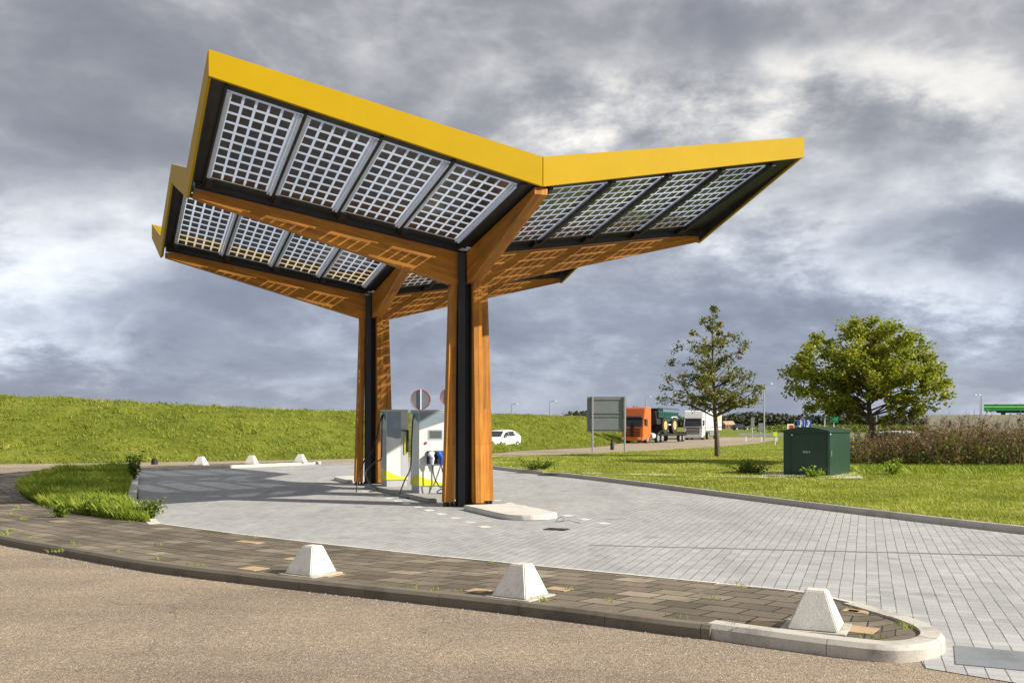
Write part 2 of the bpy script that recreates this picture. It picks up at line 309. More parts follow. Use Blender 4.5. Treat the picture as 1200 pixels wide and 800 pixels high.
def m_leaf(name,stops,trans=.35,rough=.55,nsc=.6):
    m=bpy.data.materials.new(name); m.use_nodes=True; nt=m.node_tree; b=nt.nodes['Principled BSDF']; o=nt.nodes['Material Output']
    g=N(nt,'ShaderNodeNewGeometry'); ri=g.outputs['Random Per Island']
    n=texn(nt,nsc,4,.6,'Pos')
    n_b=texn(nt,nsc*5,3,.6,'Pos'); f=math_(nt,'ADD',math_(nt,'MULTIPLY',ri,.5),math_(nt,'ADD',math_(nt,'MULTIPLY',math_(nt,'SUBTRACT',n,.5),1.7),math_(nt,'MULTIPLY',math_(nt,'SUBTRACT',n_b,.5),1.0)),True)
    f=math_(nt,'ADD',f,.2,True)
    c=ramp(nt,f,stops); nt.links.new(c,b.inputs['Base Color']); b.inputs['Roughness'].default_value=rough; b.inputs['Specular IOR Level'].default_value=.35
    t=N(nt,'ShaderNodeBsdfTranslucent'); nt.links.new(mixc(nt,1,c,(1.25,1.35,.55),'MULTIPLY'),t.inputs[0])
    ms=N(nt,'ShaderNodeMixShader'); ms.inputs[0].default_value=trans
    nt.links.new(b.outputs[0],ms.inputs[1]); nt.links.new(t.outputs[0],ms.inputs[2]); nt.links.new(ms.outputs[0],o.inputs[0]); return m
M['blade']=m_leaf('lawn_blades',[(0,(.13,.17,.022)),(.4,(.28,.31,.045)),(.75,(.41,.42,.085)),(1,(.58,.51,.22))],.3,.6,.35)
M['blade_lush']=m_leaf('lush_grass_blades',[(0,(.11,.16,.016)),(.4,(.23,.30,.028)),(.8,(.38,.42,.06)),(1,(.52,.48,.16))],.35,.6,.8)
M['blade_bank']=m_leaf('bank_grass_blades',[(0,(.10,.14,.015)),(.4,(.21,.25,.026)),(.75,(.33,.35,.05)),(1,(.52,.42,.17))],.3,.6,.5)
M['weed']=m_leaf('weed_leaves',[(0,(.07,.11,.014)),(.5,(.14,.20,.025)),(1,(.26,.31,.05))],.35)
M['weed_pale']=m_leaf('pale_weed_leaves',[(0,(.14,.20,.02)),(.5,(.28,.36,.05)),(1,(.42,.48,.12))],.4)
M['leafA']=m_leaf('sparse_tree_leaves',[(0,(.075,.080,.016)),(.45,(.15,.155,.028)),(.8,(.25,.235,.04)),(1,(.38,.27,.06))],.3,.5,.8)
M['leafB']=m_leaf('maple_leaves',[(0,(.12,.155,.02)),(.4,(.25,.275,.032)),(.75,(.38,.385,.05)),(1,(.52,.43,.09))],.38,.5,.9)
M['drystem']=m_leaf('dry_weed_stems',[(0,(.06,.030,.018)),(.4,(.15,.082,.046)),(.8,(.26,.16,.09)),(1,(.46,.35,.20))],.1,.8,.7)
M['bramble']=m_leaf('bramble_leaves',[(0,(.045,.065,.015)),(.4,(.11,.15,.028)),(.75,(.21,.24,.055)),(1,(.30,.15,.07))],.35,.6,.8)
M['farwood']=m_leaf('far_wood_foliage',[(0,(.035,.045,.035)),(.5,(.055,.068,.048)),(1,(.085,.09,.06))],.1,.8,.03)  # muted grey-green puts the distance haze into the leaf colour

# ---------------------------------------------------------------- helpers
def ss(a,b,x):
    t=min(1,max(0,(x-a)/(b-a))); return t*t*(3-2*t)
def gz(y): return -.45*ss(48,132,y)
def G(px,py,h=0.):
    Z=50.
    for _ in range(30): Z=.5*Z+.5*F*(CH-gz(Z)-h)/(py-HY)
    return ((px-600)/F*Z,Z)
def tag(o,label=None,cat=None,group=None,kind=None):
    if label: o['label']=label
    if cat: o['category']=cat
    if group: o['group']=group
    if kind: o['kind']=kind
    return o
def link(name,me,parent=None):
    o=bpy.data.objects.new(name,me); COL.objects.link(o)
    if parent: o.parent=parent
    return o
def empty(name,loc=(0,0,0),rz=0,label=None,cat=None,group=None):
    o=bpy.data.objects.new(name,None); COL.objects.link(o); o.location=loc; o.rotation_euler=(0,0,rz); o.empty_display_size=.3
    return tag(o,label,cat,group)
def axis_uv(me,ax):
    ax=Vector(ax).normalized(); uvl=me.uv_layers.new(name='UVMap')
    for p in me.polygons:
        n=p.normal; w=n.cross(ax)
        if w.length<.2: w=Vector((0,0,1)).cross(n) if abs(n.z)<.9 else Vector((1,0,0)); a=n.cross(w)
        else: a=ax
        w.normalize()
        for li in p.loop_indices:
            co=me.vertices[me.loops[li].vertex_index].co
            uvl.data[li].uv=(co.dot(a),co.dot(w))
class MB:
    def __init__(s): s.v=[];s.f=[];s.m=[]
    def add(s,vs,fs,mi=0):
        b=len(s.v); s.v+= [tuple(p) for p in vs]; s.f+=[tuple(i+b for i in f) for f in fs]; s.m+=[mi]*len(fs); return s
    def hexa(s,c,mi=0): # c: 4 bottom ccw, 4 top ccw
        return s.add(c,[(3,2,1,0),(4,5,6,7),(0,1,5,4),(1,2,6,5),(2,3,7,6),(3,0,4,7)],mi)
    def box(s,c,d,rz=0,mi=0,taper=1,tx=None,top=(0,0)):
        hx,hy,hz=d[0]/2,d[1]/2,d[2]/2; cs,sn=math.cos(rz),math.sin(rz); tx=taper if tx is None else tx
        P=[]
        for z,t,t2,off in((-hz,1,1,(0,0)),(hz,tx,taper,top)):
            for x,y in((-hx,-hy),(hx,-hy),(hx,hy),(-hx,hy)):
                X=x*t+off[0];Y=y*t2+off[1]; P.append((c[0]+X*cs-Y*sn,c[1]+X*sn+Y*cs,c[2]+z))
        return s.hexa(P,mi)
    def tube(s,pts,r,n=8,mi=0,cap=True):
        pts=[Vector(p) for p in pts]; rs=r if isinstance(r,(list,tuple)) else [r]*len(pts)
        b=len(s.v); ref=Vector((0,0,1)); 
        for i,p in enumerate(pts):
            t=(pts[min(i+1,len(pts)-1)]-pts[max(i-1,0)]).normalized()
            a=t.cross(Vector((0,0,1)) if abs(t.z)<.95 else Vector((1,0,0))).normalized(); c=t.cross(a)
            for k in range(n):
                an=2*math.pi*k/n; s.v.append(tuple(p+(a*math.cos(an)+c*math.sin(an))*rs[i]))
        for i in range(len(pts)-1):
            for k in range(n):
                q=(k+1)%n; s.f.append((b+i*n+k,b+i*n+q,b+(i+1)*n+q,b+(i+1)*n+k)); s.m.append(mi)
        if cap:
            s.f.append(tuple(b+k for k in range(n))[::-1]); s.m.append(mi)
            e=b+(len(pts)-1)*n; s.f.append(tuple(e+k for k in range(n))); s.m.append(mi)
        return s
    def cyl(s,c,axis,r,h,n=20,mi=0,r2=None):
        a=Vector(axis).normalized(); c=Vector(c); return s.tube([c-a*h/2,c+a*h/2],[r,r if r2 is None else r2],n,mi)
    def prism(s,poly,z0,z1,mi=0):
        n=len(poly); return s.add([(x,y,z0) for x,y in poly]+[(x,y,z1) for x,y in poly],[tuple(range(n))[::-1],tuple(range(n,2*n))]+[(i,(i+1)%n,(i+1)%n+n,i+n) for i in range(n)],mi)
    def profile(s,prof,y0,y1,mi=0): # prof in xz extruded along y
        n=len(prof); return s.add([(x,y0,z) for x,z in prof]+[(x,y1,z) for x,z in prof],[tuple(range(n)),tuple(range(n,2*n))[::-1]]+[(i+n,(i+1)%n+n,(i+1)%n,i) for i in range(n)],mi)
    def build(s,name,mats,parent=None,smooth=False,bevel=0,uv=None,fix=True):
        me=bpy.data.meshes.new(name); me.from_pydata(s.v,[],s.f)
        if not isinstance(mats,(list,tuple)): mats=[mats]
        for m in mats: me.materials.append(M[m] if isinstance(m,str) else m)
        me.polygons.foreach_set('material_index',s.m)
        if fix:
            bm=bmesh.new(); bm.from_mesh(me); bmesh.ops.recalc_face_normals(bm,faces=bm.faces)
            if bevel: bmesh.ops.bevel(bm,geom=list(bm.edges),offset=bevel,segments=2,affect='EDGES',clamp_overlap=True)
            bm.to_mesh(me); bm.free()
        if smooth:
            me.polygons.foreach_set('use_smooth',[True]*len(me.polygons))
            try: me.set_sharp_from_angle(angle=R(35))
            except Exception: pass
        if uv is not None: axis_uv(me,uv)
        me.update(); return link(name,me,parent)
def crom(pts,k=6):
    P=[Vector(p) for p in pts]; out=[]
    for i in range(len(P)-1):
        p0=P[max(i-1,0)];p1=P[i];p2=P[i+1];p3=P[min(i+2,len(P)-1)]
        for j in range(k):
            t=j/k; out.append(.5*((2*p1)+(p2-p0)*t+(2*p0-5*p1+4*p2-p3)*t*t+(3*p1-p0-3*p2+p3)*t**3))
    out.append(P[-1]); return out
def inpoly(poly,x,y):
    ins=np.zeros(len(x),bool); n=len(poly)
    for i in range(n):
        x1,y1=poly[i][:2]; x2,y2=poly[(i+1)%n][:2]
        if y1==y2: continue
        c=((y1>y)!=(y2>y))&(x<(x2-x1)*(y-y1)/(y2-y1)+x1); ins^=c
    return ins
def sheet(name,poly,h,mat,parent=None):
    bm=bmesh.new(); vs=[bm.verts.new((p[0],p[1],0)) for p in poly]; f=bm.faces.new(vs)
    if f.normal.z<0: f.normal_flip()
    bmesh.ops.triangulate(bm,faces=bm.faces)
    ys=[p[1] for p in poly]
    y=40
    while y<min(140,max(ys)):
        if y>min(ys): bmesh.ops.bisect_plane(bm,geom=list(bm.verts)+list(bm.edges)+list(bm.faces),plane_co=(0,y,0),plane_no=(0,1,0))
        y+=5
    for v in bm.verts: v.co.z=gz(v.co.y)+(h(v.co.x,v.co.y) if callable(h) else h)
    bmesh.ops.recalc_face_normals(bm,faces=bm.faces)
    for f in bm.faces:
        if f.normal.z<0: f.normal_flip()
    me=bpy.data.meshes.new(name); bm.to_mesh(me); bm.free(); me.materials.append(M[mat])
    o=link(name,me,parent); o['kind']='structure'; return o
def kerb(name,line,w,z0,z1,mat,cham=.03,rel=True,seg=1.0,gap=.006):
    """sweep along a 2-D line; w>0 lies to the left of the travel direction; split into stones with a fine joint"""
    pts=[Vector((p[0],p[1])) for p in line]; mb=MB()
    # resample
    acc=[0]
    for a,b in zip(pts,pts[1:]): acc.append(acc[-1]+(b-a).length)
    Lt=acc[-1]
    def at(s):
        s=min(max(s,0),Lt)
        for i in range(len(pts)-1):
            if s<=acc[i+1] or i==len(pts)-2:
                t=(s-acc[i])/max(1e-6,acc[i+1]-acc[i]); p=pts[i].lerp(pts[i+1],t)
                d0=(pts[i+1]-pts[i]).normalized()
                da=(pts[i+1]-pts[max(i-1,0)]).normalized(); db=(pts[min(i+2,len(pts)-1)]-pts[i]).normalized()
                return p,(da.lerp(db,t)).normalized()
    s=0
    while s<Lt-1e-3:
        e=min(s+seg,Lt); sub=max(1,int((e-s)/.09)); rows=[]
        jz=random.uniform(-.003,.003)
        for k in range(sub+1):
            q=s+gap/2+(e-s-gap)*k/sub; p,d=at(q); n=Vector((-d.y,d.x)); g=gz(p.y)
            ch=abs(cham); pr=[(0,z0),(0,z1-ch),(math.copysign(ch,w),z1),(w,z1),(w,z0)]
            rows.append([(p.x+n.x*a,p.y+n.y*a,g+z+jz) for a,z in pr])
        b=len(mb.v)
        for r_ in rows: mb.v+=r_
        m=5
        for k in range(sub):
            for j in range(m-1):
                a=b+k*m+j; mb.f.append((a,a+1,a+m+1,a+m)); mb.m.append(0)
        mb.f.append(tuple(b+j for j in range(m))); mb.m.append(0)
        e0=b+sub*m; mb.f.append(tuple(e0+j for j in range(m))[::-1]); mb.m.append(0)
        s=e
    o=mb.build(name,mat,smooth=True); o['kind']='structure'; return o
def blades(name,x,y,z,h,w,mat,lean=.35,parent=None,wind=(-.25,.05)):
    n=len(x); a=rng.uniform(0,2*np.pi,n); la=rng.uniform(0,2*np.pi,n); ll=rng.uniform(0,lean,n)*h
    V=np.zeros((n,4,3)); dx=np.cos(a)*w/2; dy=np.sin(a)*w/2
    lx=np.cos(la)*ll+wind[0]*h; ly=np.sin(la)*ll+wind[1]*h
    V[:,0]=np.stack([x-dx,y-dy,z],1); V[:,1]=np.stack([x+dx,y+dy,z],1)
    V[:,2]=np.stack([x+dx*.7+lx*.45,y+dy*.7+ly*.45,z+h*.6],1); V[:,3]=np.stack([x+lx,y+ly,z+h],1)
    me=bpy.data.meshes.new(name); me.vertices.add(n*4); me.vertices.foreach_set('co',V.reshape(-1))
    idx=np.arange(n)[:,None]*4; tris=np.concatenate([idx+np.array([[0,1,2]]),idx+np.array([[0,2,3]])],1).reshape(-1)
    me.loops.add(n*6); me.loops.foreach_set('vertex_index',tris.astype(np.int32))
    me.polygons.add(n*2); me.polygons.foreach_set('loop_start',np.arange(0,n*6,3,dtype=np.int32)); me.polygons.foreach_set('loop_total',np.full(n*2,3,dtype=np.int32))
    me.update(calc_edges=True); me.materials.append(M[mat]); return link(name,me,parent)
def leaves(name,P,size,mat,parent=None,up=.3,elong=1.6,bias=None):
    """P (n,3): one folded leaf per point"""
    n=len(P); D=rng.normal(size=(n,3)); D[:,2]=D[:,2]*.6-.15
    if bias is not None: D+=np.array(bias)
    D/=np.linalg.norm(D,axis=1)[:,None]
    U=rng.normal(size=(n,3)); U[:,2]+=up*3; S=np.cross(D,U); S/=np.linalg.norm(S,axis=1)[:,None]; Nn=np.cross(S,D)
    sz=(size*rng.uniform(.6,1.35,n))[:,None]
    V=np.zeros((n,4,3)); V[:,0]=P; V[:,1]=P+D*sz*elong*.5+S*sz*.5+Nn*sz*.15; V[:,2]=P+D*sz*elong; V[:,3]=P+D*sz*elong*.5-S*sz*.5+Nn*sz*.15
    me=bpy.data.meshes.new(name); me.vertices.add(n*4); me.vertices.foreach_set('co',V.reshape(-1))
    idx=np.arange(n)[:,None]*4; tris=np.concatenate([idx+np.array([[0,1,2]]),idx+np.array([[0,2,3]])],1).reshape(-1)
    me.loops.add(n*6); me.loops.foreach_set('vertex_index',tris.astype(np.int32))
    me.polygons.add(n*2); me.polygons.foreach_set('loop_start',np.arange(0,n*6,3,dtype=np.int32)); me.polygons.foreach_set('loop_total',np.full(n*2,3,dtype=np.int32))
    me.update(calc_edges=True); me.materials.append(M[mat]); return link(name,me,parent)

# ================================================================ SETTING
g=sheet('ground',[(-2500,-60),(2500,-60),(2500,3000),(-2500,3000)],-.03,'grass')
# verge ring: pairs of (outer, inner) points
PAIRS=[((3.52,8.72),(3.62,8.95)),((2.8,8.42),(3.47,9.9)),((1.73,9.22),(3.1,10.85)),((0,10.37),(1.6,11.9)),((-1.97,11.5),(-.2,13.1)),((-4.46,13.0),(-2.57,14.8)),
((-6.16,14.35),(-4.6,16.4)),((-8.4,16.25),(-6.45,18)),((-11,18.6),(-8.85,19.95)),((-13.5,21.2),(-10.6,22.1)),((-15.6,24.6),(-12.3,24.7)),((-17.4,29),(-14.0,28)),
((-18.3,34),(-16.2,34)),((-17.8,38.3),(-16.3,37.2)),((-15.6,40.7),(-14.8,38.9)),((-12.4,43.8),(-12.0,42)),((-9.4,46.7),(-9.2,45.4))]
outer=crom([p[0] for p in PAIRS],8); inner=crom([p[1] for p in PAIRS],8)
VH=.12
# asphalt carriageway in front and round the left end
road=[(-60,-20),(40,-20),(40,-12)]+[(16,2.2),(8,5.1),(3.88,7.43),(3.1,8.1)]
asp=[(60,-30),(60,-22),(13,4),(4.6,8.2),(3.45,8.6)]+[(p.x,p.y) for p in outer[4:]]+[(-9.4,46.9),(-12.8,46.0),(-18,43.6),(-26,41),(-40,36.5),(-90,22),(-90,-30)]
sheet('road',asp,0.,'asphalt')
# sandy road along the foot of the embankment
frs=[(-120,22),(-90,27.8),(-55,37.0),(-36,42.2),(-24,45.7),(-16,48.8),(-8.3,53),(-1.2,62),(0.4,68.5),(6.0,80),(9.6,93),(11.2,103),(14,113),(17.2,121),(19.5,131),(20,143),(22,160)]
fre=[(40,150),(37,136),(31.5,120),(26.5,105),(19,86),(10,68.5),(5,61),(0,53.8),(-1.6,50),(-4,48.0),(-9.4,46.9),(-12.8,46.0),(-18,43.6),(-26,41),(-40,36.5),(-90,22),(-120,15)]
frp=[(p.x,p.y) for p in crom(frs,4)]+[(p.x,p.y) for p in crom(fre,4)]
sheet('far_road',frp,.004,'farroad')
# forecourt of grey pavers
KR=[(-1.75,49.6),(-1.55,46),(-.64,40.8),(2.76,33.4),(5.9,25.2),(7.4,21.3),(9.07,17.4),(10.9,14.3),(13.6,11.4),(18,8.8),(26,6)]
KRc=crom(KR,6)
fc=[(3.35,7.95),(3.9,7.45),(12,3),(28,1),(26,6)]+[(p.x,p.y) for p in KRc[::-1]]+[(-4,49.2),(-9.4,46.7)]+[(p.x,p.y) for p in inner[::-1] if not(-16.5<p.x<-8.0 and p.y<38.9 and p.y>18.6)]
fc=[]
fc+=[(3.35,7.95),(3.9,7.45),(12,3),(28,1),(26,6)]+[(p.x,p.y) for p in KRc[::-1]]+[(-4,48.6),(-9.3,46.6)]+[(-12,42),(-14.8,38.9),(-10.9,28.6),(-8.6,22.6),(-6.9,18.6)]
fc+=[(p.x,p.y) for p in inner if p.y<18.0 and p.x>-6.5][::-1]
sheet('forecourt',fc,.006,'pavers')
# verge top as a strip whose tile rows follow the kerb
me=bpy.data.meshes.new('verge_paving'); vs=[];fs=[];uvs=[]
s=0;K=6
for i,(o_,i_) in enumerate(zip(outer,inner)):
    if i: s+=((outer[i]-outer[i-1]).length+(inner[i]-inner[i-1]).length)/2
    for k in range(K+1):
        p=o_.lerp(i_,k/K); vs.append((p.x,p.y,gz(p.y)+VH)); uvs.append((s,(i_-o_).length*k/K))
for i in range(len(outer)-1):
    for k in range(K):
        a=i*(K+1)+k; fs.append((a,a+1,a+K+2,a+K+1))
me.from_pydata(vs,[],fs); ul=me.uv_layers.new(name='UVMap')
for p in me.polygons:
    for li in p.loop_indices: ul.data[li].uv=uvs[me.loops[li].vertex_index]
bm=bmesh.new(); bm.from_mesh(me); bmesh.ops.recalc_face_normals(bm,faces=bm.faces)
if sum(f.normal.z for f in bm.faces)<0: bmesh.ops.reverse_faces(bm,faces=bm.faces)
bm.to_mesh(me); bm.free()
me.materials.append(M['tiles']); o=link('verge_paving',me); o['kind']='structure'
# kerbs: dark weathered one along the road, pale nose, thin pale back kerb
def off(line,d):
    out=[]
    for i,p in enumerate(line):
        t=(line[min(i+1,len(line)-1)]-line[max(i-1,0)]).normalized(); out.append((p.x-t.y*d,p.y+t.x*d))
    return out
def cut(line,f): return [p for p in line if f(p)]
dark=([Vector((1.90,9.13))]+[p for p in outer if p.x<1.60])[::-1]   # travelling left to right (from far left to nose)
kerb('kerb',[ (p[0],p[1]) for p in off(dark,-.16)],.16,-.02,VH+.008,'conc_old',.035,seg=1.0)
nose_o=crom([(1.79,9.06),(2.35,8.63),(2.85,8.28),(3.16,8.14),(3.48,8.22),(3.74,8.48),(3.86,8.85),(3.84,9.25),(3.72,9.75),(3.60,10.15)],16)
kerb('kerb',nose_o,.20,-.02,VH+.02,'conc_nose',.04,seg=1.12)
nose_fill=[(1.79,9.2),(2.8,8.42),(3.16,8.28),(3.45,8.36),(3.62,8.6),(3.70,8.9),(3.66,9.3),(3.5,9.95),(3.3,9.9),(2.8,9.0)]
sheet('verge_paving',nose_fill,VH-.004,'tiles')
back=crom([(3.66,9.95),(3.52,10.3),(3.15,10.93),(2.3,11.5),(1.6,11.98),(-.2,13.18),(-2.57,14.88),(-4.6,16.48),(-6.45,18.06)],6)
kerb('kerb',[(p.x,p.y) for p in back],.07,-.02,VH+.008,'conc_white',.01,seg=1.0)
left_k=crom([(-6.45,18.06),(-7.0,19.2),(-8.7,22.8),(-10.95,28.7),(-14.75,38.85)],8)
kerb('kerb',[(p.x,p.y) for p in left_k],.22,-.02,VH+.004,'conc_white',.01,seg=1.0)
top_k=crom([(-14.75,38.85),(-13.5,40.3),(-12,41.9),(-9.25,45.4),(-9.0,46.2)],8)
kerb('kerb',[(p.x,p.y) for p in top_k],.16,-.02,VH+.012,'conc_kerb',.01,seg=1.0)
# right-hand kerb and lawn
kerb('kerb',[(p.x,p.y) for p in KRc[::-1]],-.17,-.02,.135,'conc_kerb',-.02,seg=1.0)
lawn_in=[(p.x,p.y) for p in [Vector(q) for q in off(KRc,.15)]]
far_edge=[(p.x,p.y) for p in crom([(-1.6,50.5),(0,54.5),(5,61.6),(10,69.2),(19,86.6),(26.5,105.5),(31.5,120.5)],5)]
lawn_poly=far_edge+[(60,125),(90,60),(60,4),(28,5.8)]+lawn_in[::-1]
def lawn_h(x,y): return .105-.085*ss(46,60,y)
sheet('lawn',lawn_poly,lawn_h,'grass')
# overgrown concrete strip in the lawn and the pad by the cabinet
def gpt(px,py,h): return G(px,py,h)
st=[gpt(636,552.6,.11),gpt(860,557.6,.11),gpt(975,559.5,.11),gpt(975,561,.11),gpt(860,559.2,.11),gpt(636,554.0,.11)]
sheet('path',st,.125,'conc_white')
pad=[gpt(893,553.5,.11),gpt(1003,553.5,.11),gpt(1012,560.5,.11),gpt(960,561,.11),gpt(893,557.5,.11)]
sheet('path',pad,.128,'conc_white')
# inspection plate in the pavers by the entrance
pp=[G(1118,757),G(1215,766),G(1235,790),G(1120,779)]
mb=MB(); mb.prism(pp,.0,.013); o=mb.build('drain_cover','plate'); tag(o,'smooth grey concrete slab let into the pavers beside the kerb nose','drain cover')
gl=[gpt(690,638.4,0) if False else G(690,638.4),G(1230,651.6),G(1230,652.8),G(690,639.2)]
sheet('channel_line',gl,.0085,'joint_grey')
# grit and small stones swept against the kerb
mb=MB(); dk=[p for p in outer if p.y<20]
for i in range(800):
    q=random.random()*(len(dk)-2); k_=int(q); p=dk[k_].lerp(dk[k_+1],q-k_); d=(dk[k_+1]-dk[k_]).normalized(); w=.18+random.expovariate(5)
    x=p.x+d.y*-w*-1*-1; y=p.y-d.x*-w*-1*-1
    x=p.x-d.y*w; y=p.y+d.x*w
    r_=random.uniform(.004,.011); mb.add([(x-r_,y-r_*.8,0),(x+r_*.9,y-r_,0),(x+r_,y+r_*.8,0),(x-r_*.7,y+r_,0),(x,y,r_*1.1)],[(0,1,4),(1,2,4),(2,3,4),(3,0,4)])
o=mb.build('grit','conc_grey',fix=False); tag(o,'loose grit and small stones gathered on the asphalt along the dark kerb','grit',kind='stuff')
# dotted line of white pavers on both sides of the charging island
T=Vector((-3.302,7.6475)); P0=Vector((-1.04,23.23)); tl=T.length; tu=T.normalized(); ru=Vector((tu.y,-tu.x))
mb=MB()
def white_row(a,b,n,skip=()):
    a=Vector(a);b=Vector(b)
    for i in range(n):
        if i in skip: continue
        p=a.lerp(b,i/(n-1)); mb.box((p.x,p.y,.0085),(.20,.26,.005),math.atan2(tu.y,tu.x)-math.pi/2)
white_row(G(567,617),G(427,575.5),12)
white_row(G(706,613),G(582,586.3),8)
o=mb.build('road_marking','white_paint'); o['kind']='structure'
# worn dirt strips where grass meets the sandy road
# ---------------------------------------------------------------- embankment
toe=[(-160,14,3.5),(-90,28,3.5),(-55,37.2,3.5),(-36,42.4,3.45),(-23.8,45.9,3.34),(-16,48.9,2.98),(-8.3,53.4,2.70),(-2.6,60,2.65),(.2,69.4,2.72),(6.1,81.5,2.75),(9.3,93,2.85),(10.8,103,2.95),(13.6,113,3.0),(16.8,121,3.0),(18.5,131,2.9),(18.5,143,2.0),(17,160,.1)]
tc_=crom([(a,b,c) for a,b,c in toe],14)
prof=[(0,0),(.8,.12),(2.0,.40),(3.5,.46),(9.0,.96),(10.2,1.0),(14,1.0),(24,0.0)]
prof=[(0,.0),(.7,.06),(1.8,.20),(3.4,.42),(5.2,.66),(7.0,.88),(8.2,.97),(9.4,1.0),(14,1.0),(26,-.05)]
fine=[]
for (a,b),(c,d) in zip(prof,prof[1:]):
    k=max(1,int((c-a)/.35)) if c<10 else 3
    for j in range(k): fine.append((a+(c-a)*j/k,b+(d-b)*j/k))
fine.append(prof[-1])
# resample along at 0.5 m
res=[];acc=0
for a,b in zip(tc_,tc_[1:]):
    n=max(1,int((b-a).length/.38))
    for j in range(n): res.append(a.lerp(b,j/n))
res.append(tc_[-1])
rows=[]
def bump_h(x,y): return (noise.noise(Vector((x*.9,y*.9,0)))*.12+noise.noise(Vector((x*1.7,y*1.7,4)))*.22+noise.noise(Vector((x*.25,y*.25,9)))*.05)
for i,p in enumerate(res):
    d=(res[min(i+1,len(res)-1)]-res[max(i-1,0)]); n=Vector((-d.y,d.x)).normalized()
    r=[]
    for (a,q) in fine:
        x=p.x+n.x*a; y=p.y+n.y*a; amp=min(1,a/2)
        r.append((x,y,gz(y)+p.z*q+bump_h(x,y)*amp-.01))
    rows.append(r)
m=len(fine); V=[q for r in rows for q in r]; Fc=[]
for i in range(len(rows)-1):
    for j in range(m-1): a=i*m+j; Fc.append((a,a+m,a+m+1,a+1))
me=bpy.data.meshes.new('embankment'); me.from_pydata(V,[],Fc); me.materials.append(M['bank']); me.polygons.foreach_set('use_smooth',[True]*len(Fc))
o=link('embankment',me); o['kind']='structure'
BK=np.array(V).reshape(len(rows),m,3)
# tufts on the bank
def bank_pts(n,jmax):
    i=rng.uniform(0,len(rows)-1.001,n*3); 
    X=BK[i.astype(int),0]; vis=(np.abs(X[:,0])/X[:,1]<.60); i=i[vis][:n]; nn=len(i)
    j=rng.uniform(0,jmax,nn); i0=i.astype(int); j0=j.astype(int); fi=(i-i0)[:,None]; fj=(j-j0)[:,None]
    return (BK[i0,j0]*(1-fi)+BK[i0+1,j0]*fi)*(1-fj)+(BK[i0,j0+1]*(1-fi)+BK[i0+1,j0+1]*fi)*fj
jm=[k for k,(a,b) in enumerate(fine) if a<11][-1]
bp=bank_pts(11000,jm)
# clumps: several blades per point
def clump(P,k,spread):
    Q=np.repeat(P,k,0); Q[:,:2]+=rng.normal(0,spread,(len(Q),2)); return Q
cpt=clump(bp,14,.16); hs=np.repeat(rng.uniform(.07,.24,len(bp)),14)*rng.uniform(.6,1.2,len(cpt))
o=blades('bank_grass',cpt[:,0],cpt[:,1],cpt[:,2]-.03,hs,np.full(len(cpt),.035),'blade_bank',1.3); tag(o,'rough tufted grass covering the long embankment behind the charging station','grass',kind='stuff')
# lawn blades
def scatter(poly,n,wfun):
    xs=[p[0] for p in poly];ys=[p[1] for p in poly]; out=[]
    tot_=0
    while tot_<n:
        x=rng.uniform(min(xs),max(xs),n*2); y=rng.uniform(min(ys),max(ys),n*2)
        k=(rng.uniform(0,1,n*2)<wfun(x,y)); x=x[k];y=y[k]; k=inpoly(poly,x,y); x=x[k];y=y[k]
        out.append(np.stack([x,y],1)); tot_+=len(x)
    return np.concatenate(out)[:n]
vis=lambda x,y:(np.abs(x)/np.maximum(y,1)<.56)
lp=scatter(lawn_poly,270000,lambda x,y:vis(x,y)*np.minimum(1,(20/y)**1.7)*(y<100))
lz=np.array([gz(b)+lawn_h(a,b) for a,b in lp])
nz=np.array([noise.noise(Vector((a*.7,b*.7,3))) for a,b in lp])
lh=(.034+.045*np.clip(nz+.4,0,1))*rng.uniform(.6,1.5,len(lp))
o=blades('lawn_grass',lp[:,0],lp[:,1],lz-.005,lh,np.clip(lp[:,1]*.0007,.012,.036),'blade',.9); tag(o,'short bright green grass on the lawn beyond the right kerb','grass',kind='stuff')
# ragged grass spilling along the right kerb
ed=np.array([[p[0],p[1]] for p in off(KRc,.16)]); seg_=rng.integers(0,len(ed)-1,9000); tt=rng.uniform(0,1,9000)[:,None]
ep=ed[seg_]*(1-tt)+ed[seg_+1]*tt+rng.normal(0,.05,(9000,2))+np.array([.05,.03])
ep=ep[(ep[:,1]>12)&(ep[:,1]<48)]
o=blades('edge_grass',ep[:,0],ep[:,1],np.full(len(ep),.10),rng.uniform(.05,.15,len(ep)),np.full(len(ep),.014),'blade',.9); tag(o,'ragged grass fringe growing over the right kerb','grass',kind='stuff')
sp_=np.array([G(px,py,.11) for px,py in zip(np.linspace(636,975,60),np.interp(np.linspace(636,975,60),[636,860,975],[553.4,558.4,560.3]))])
ii=rng.integers(0,59,2600); t_=rng.uniform(0,1,2600)[:,None]; q_=sp_[ii]*(1-t_)+sp_[ii+1]*t_+rng.normal(0,.10,(2600,2))
kk=np.array([noise.noise(Vector((a*.8,b*.3,6)))>-.12 for a,b in q_]); q_=q_[kk]
o=blades('edge_grass',q_[:,0],q_[:,1],np.full(len(q_),.11),rng.uniform(.05,.13,len(q_)),np.full(len(q_),.02),'blade',.9); tag(o,'grass half covering the thin concrete strip in the lawn','grass',kind='stuff')
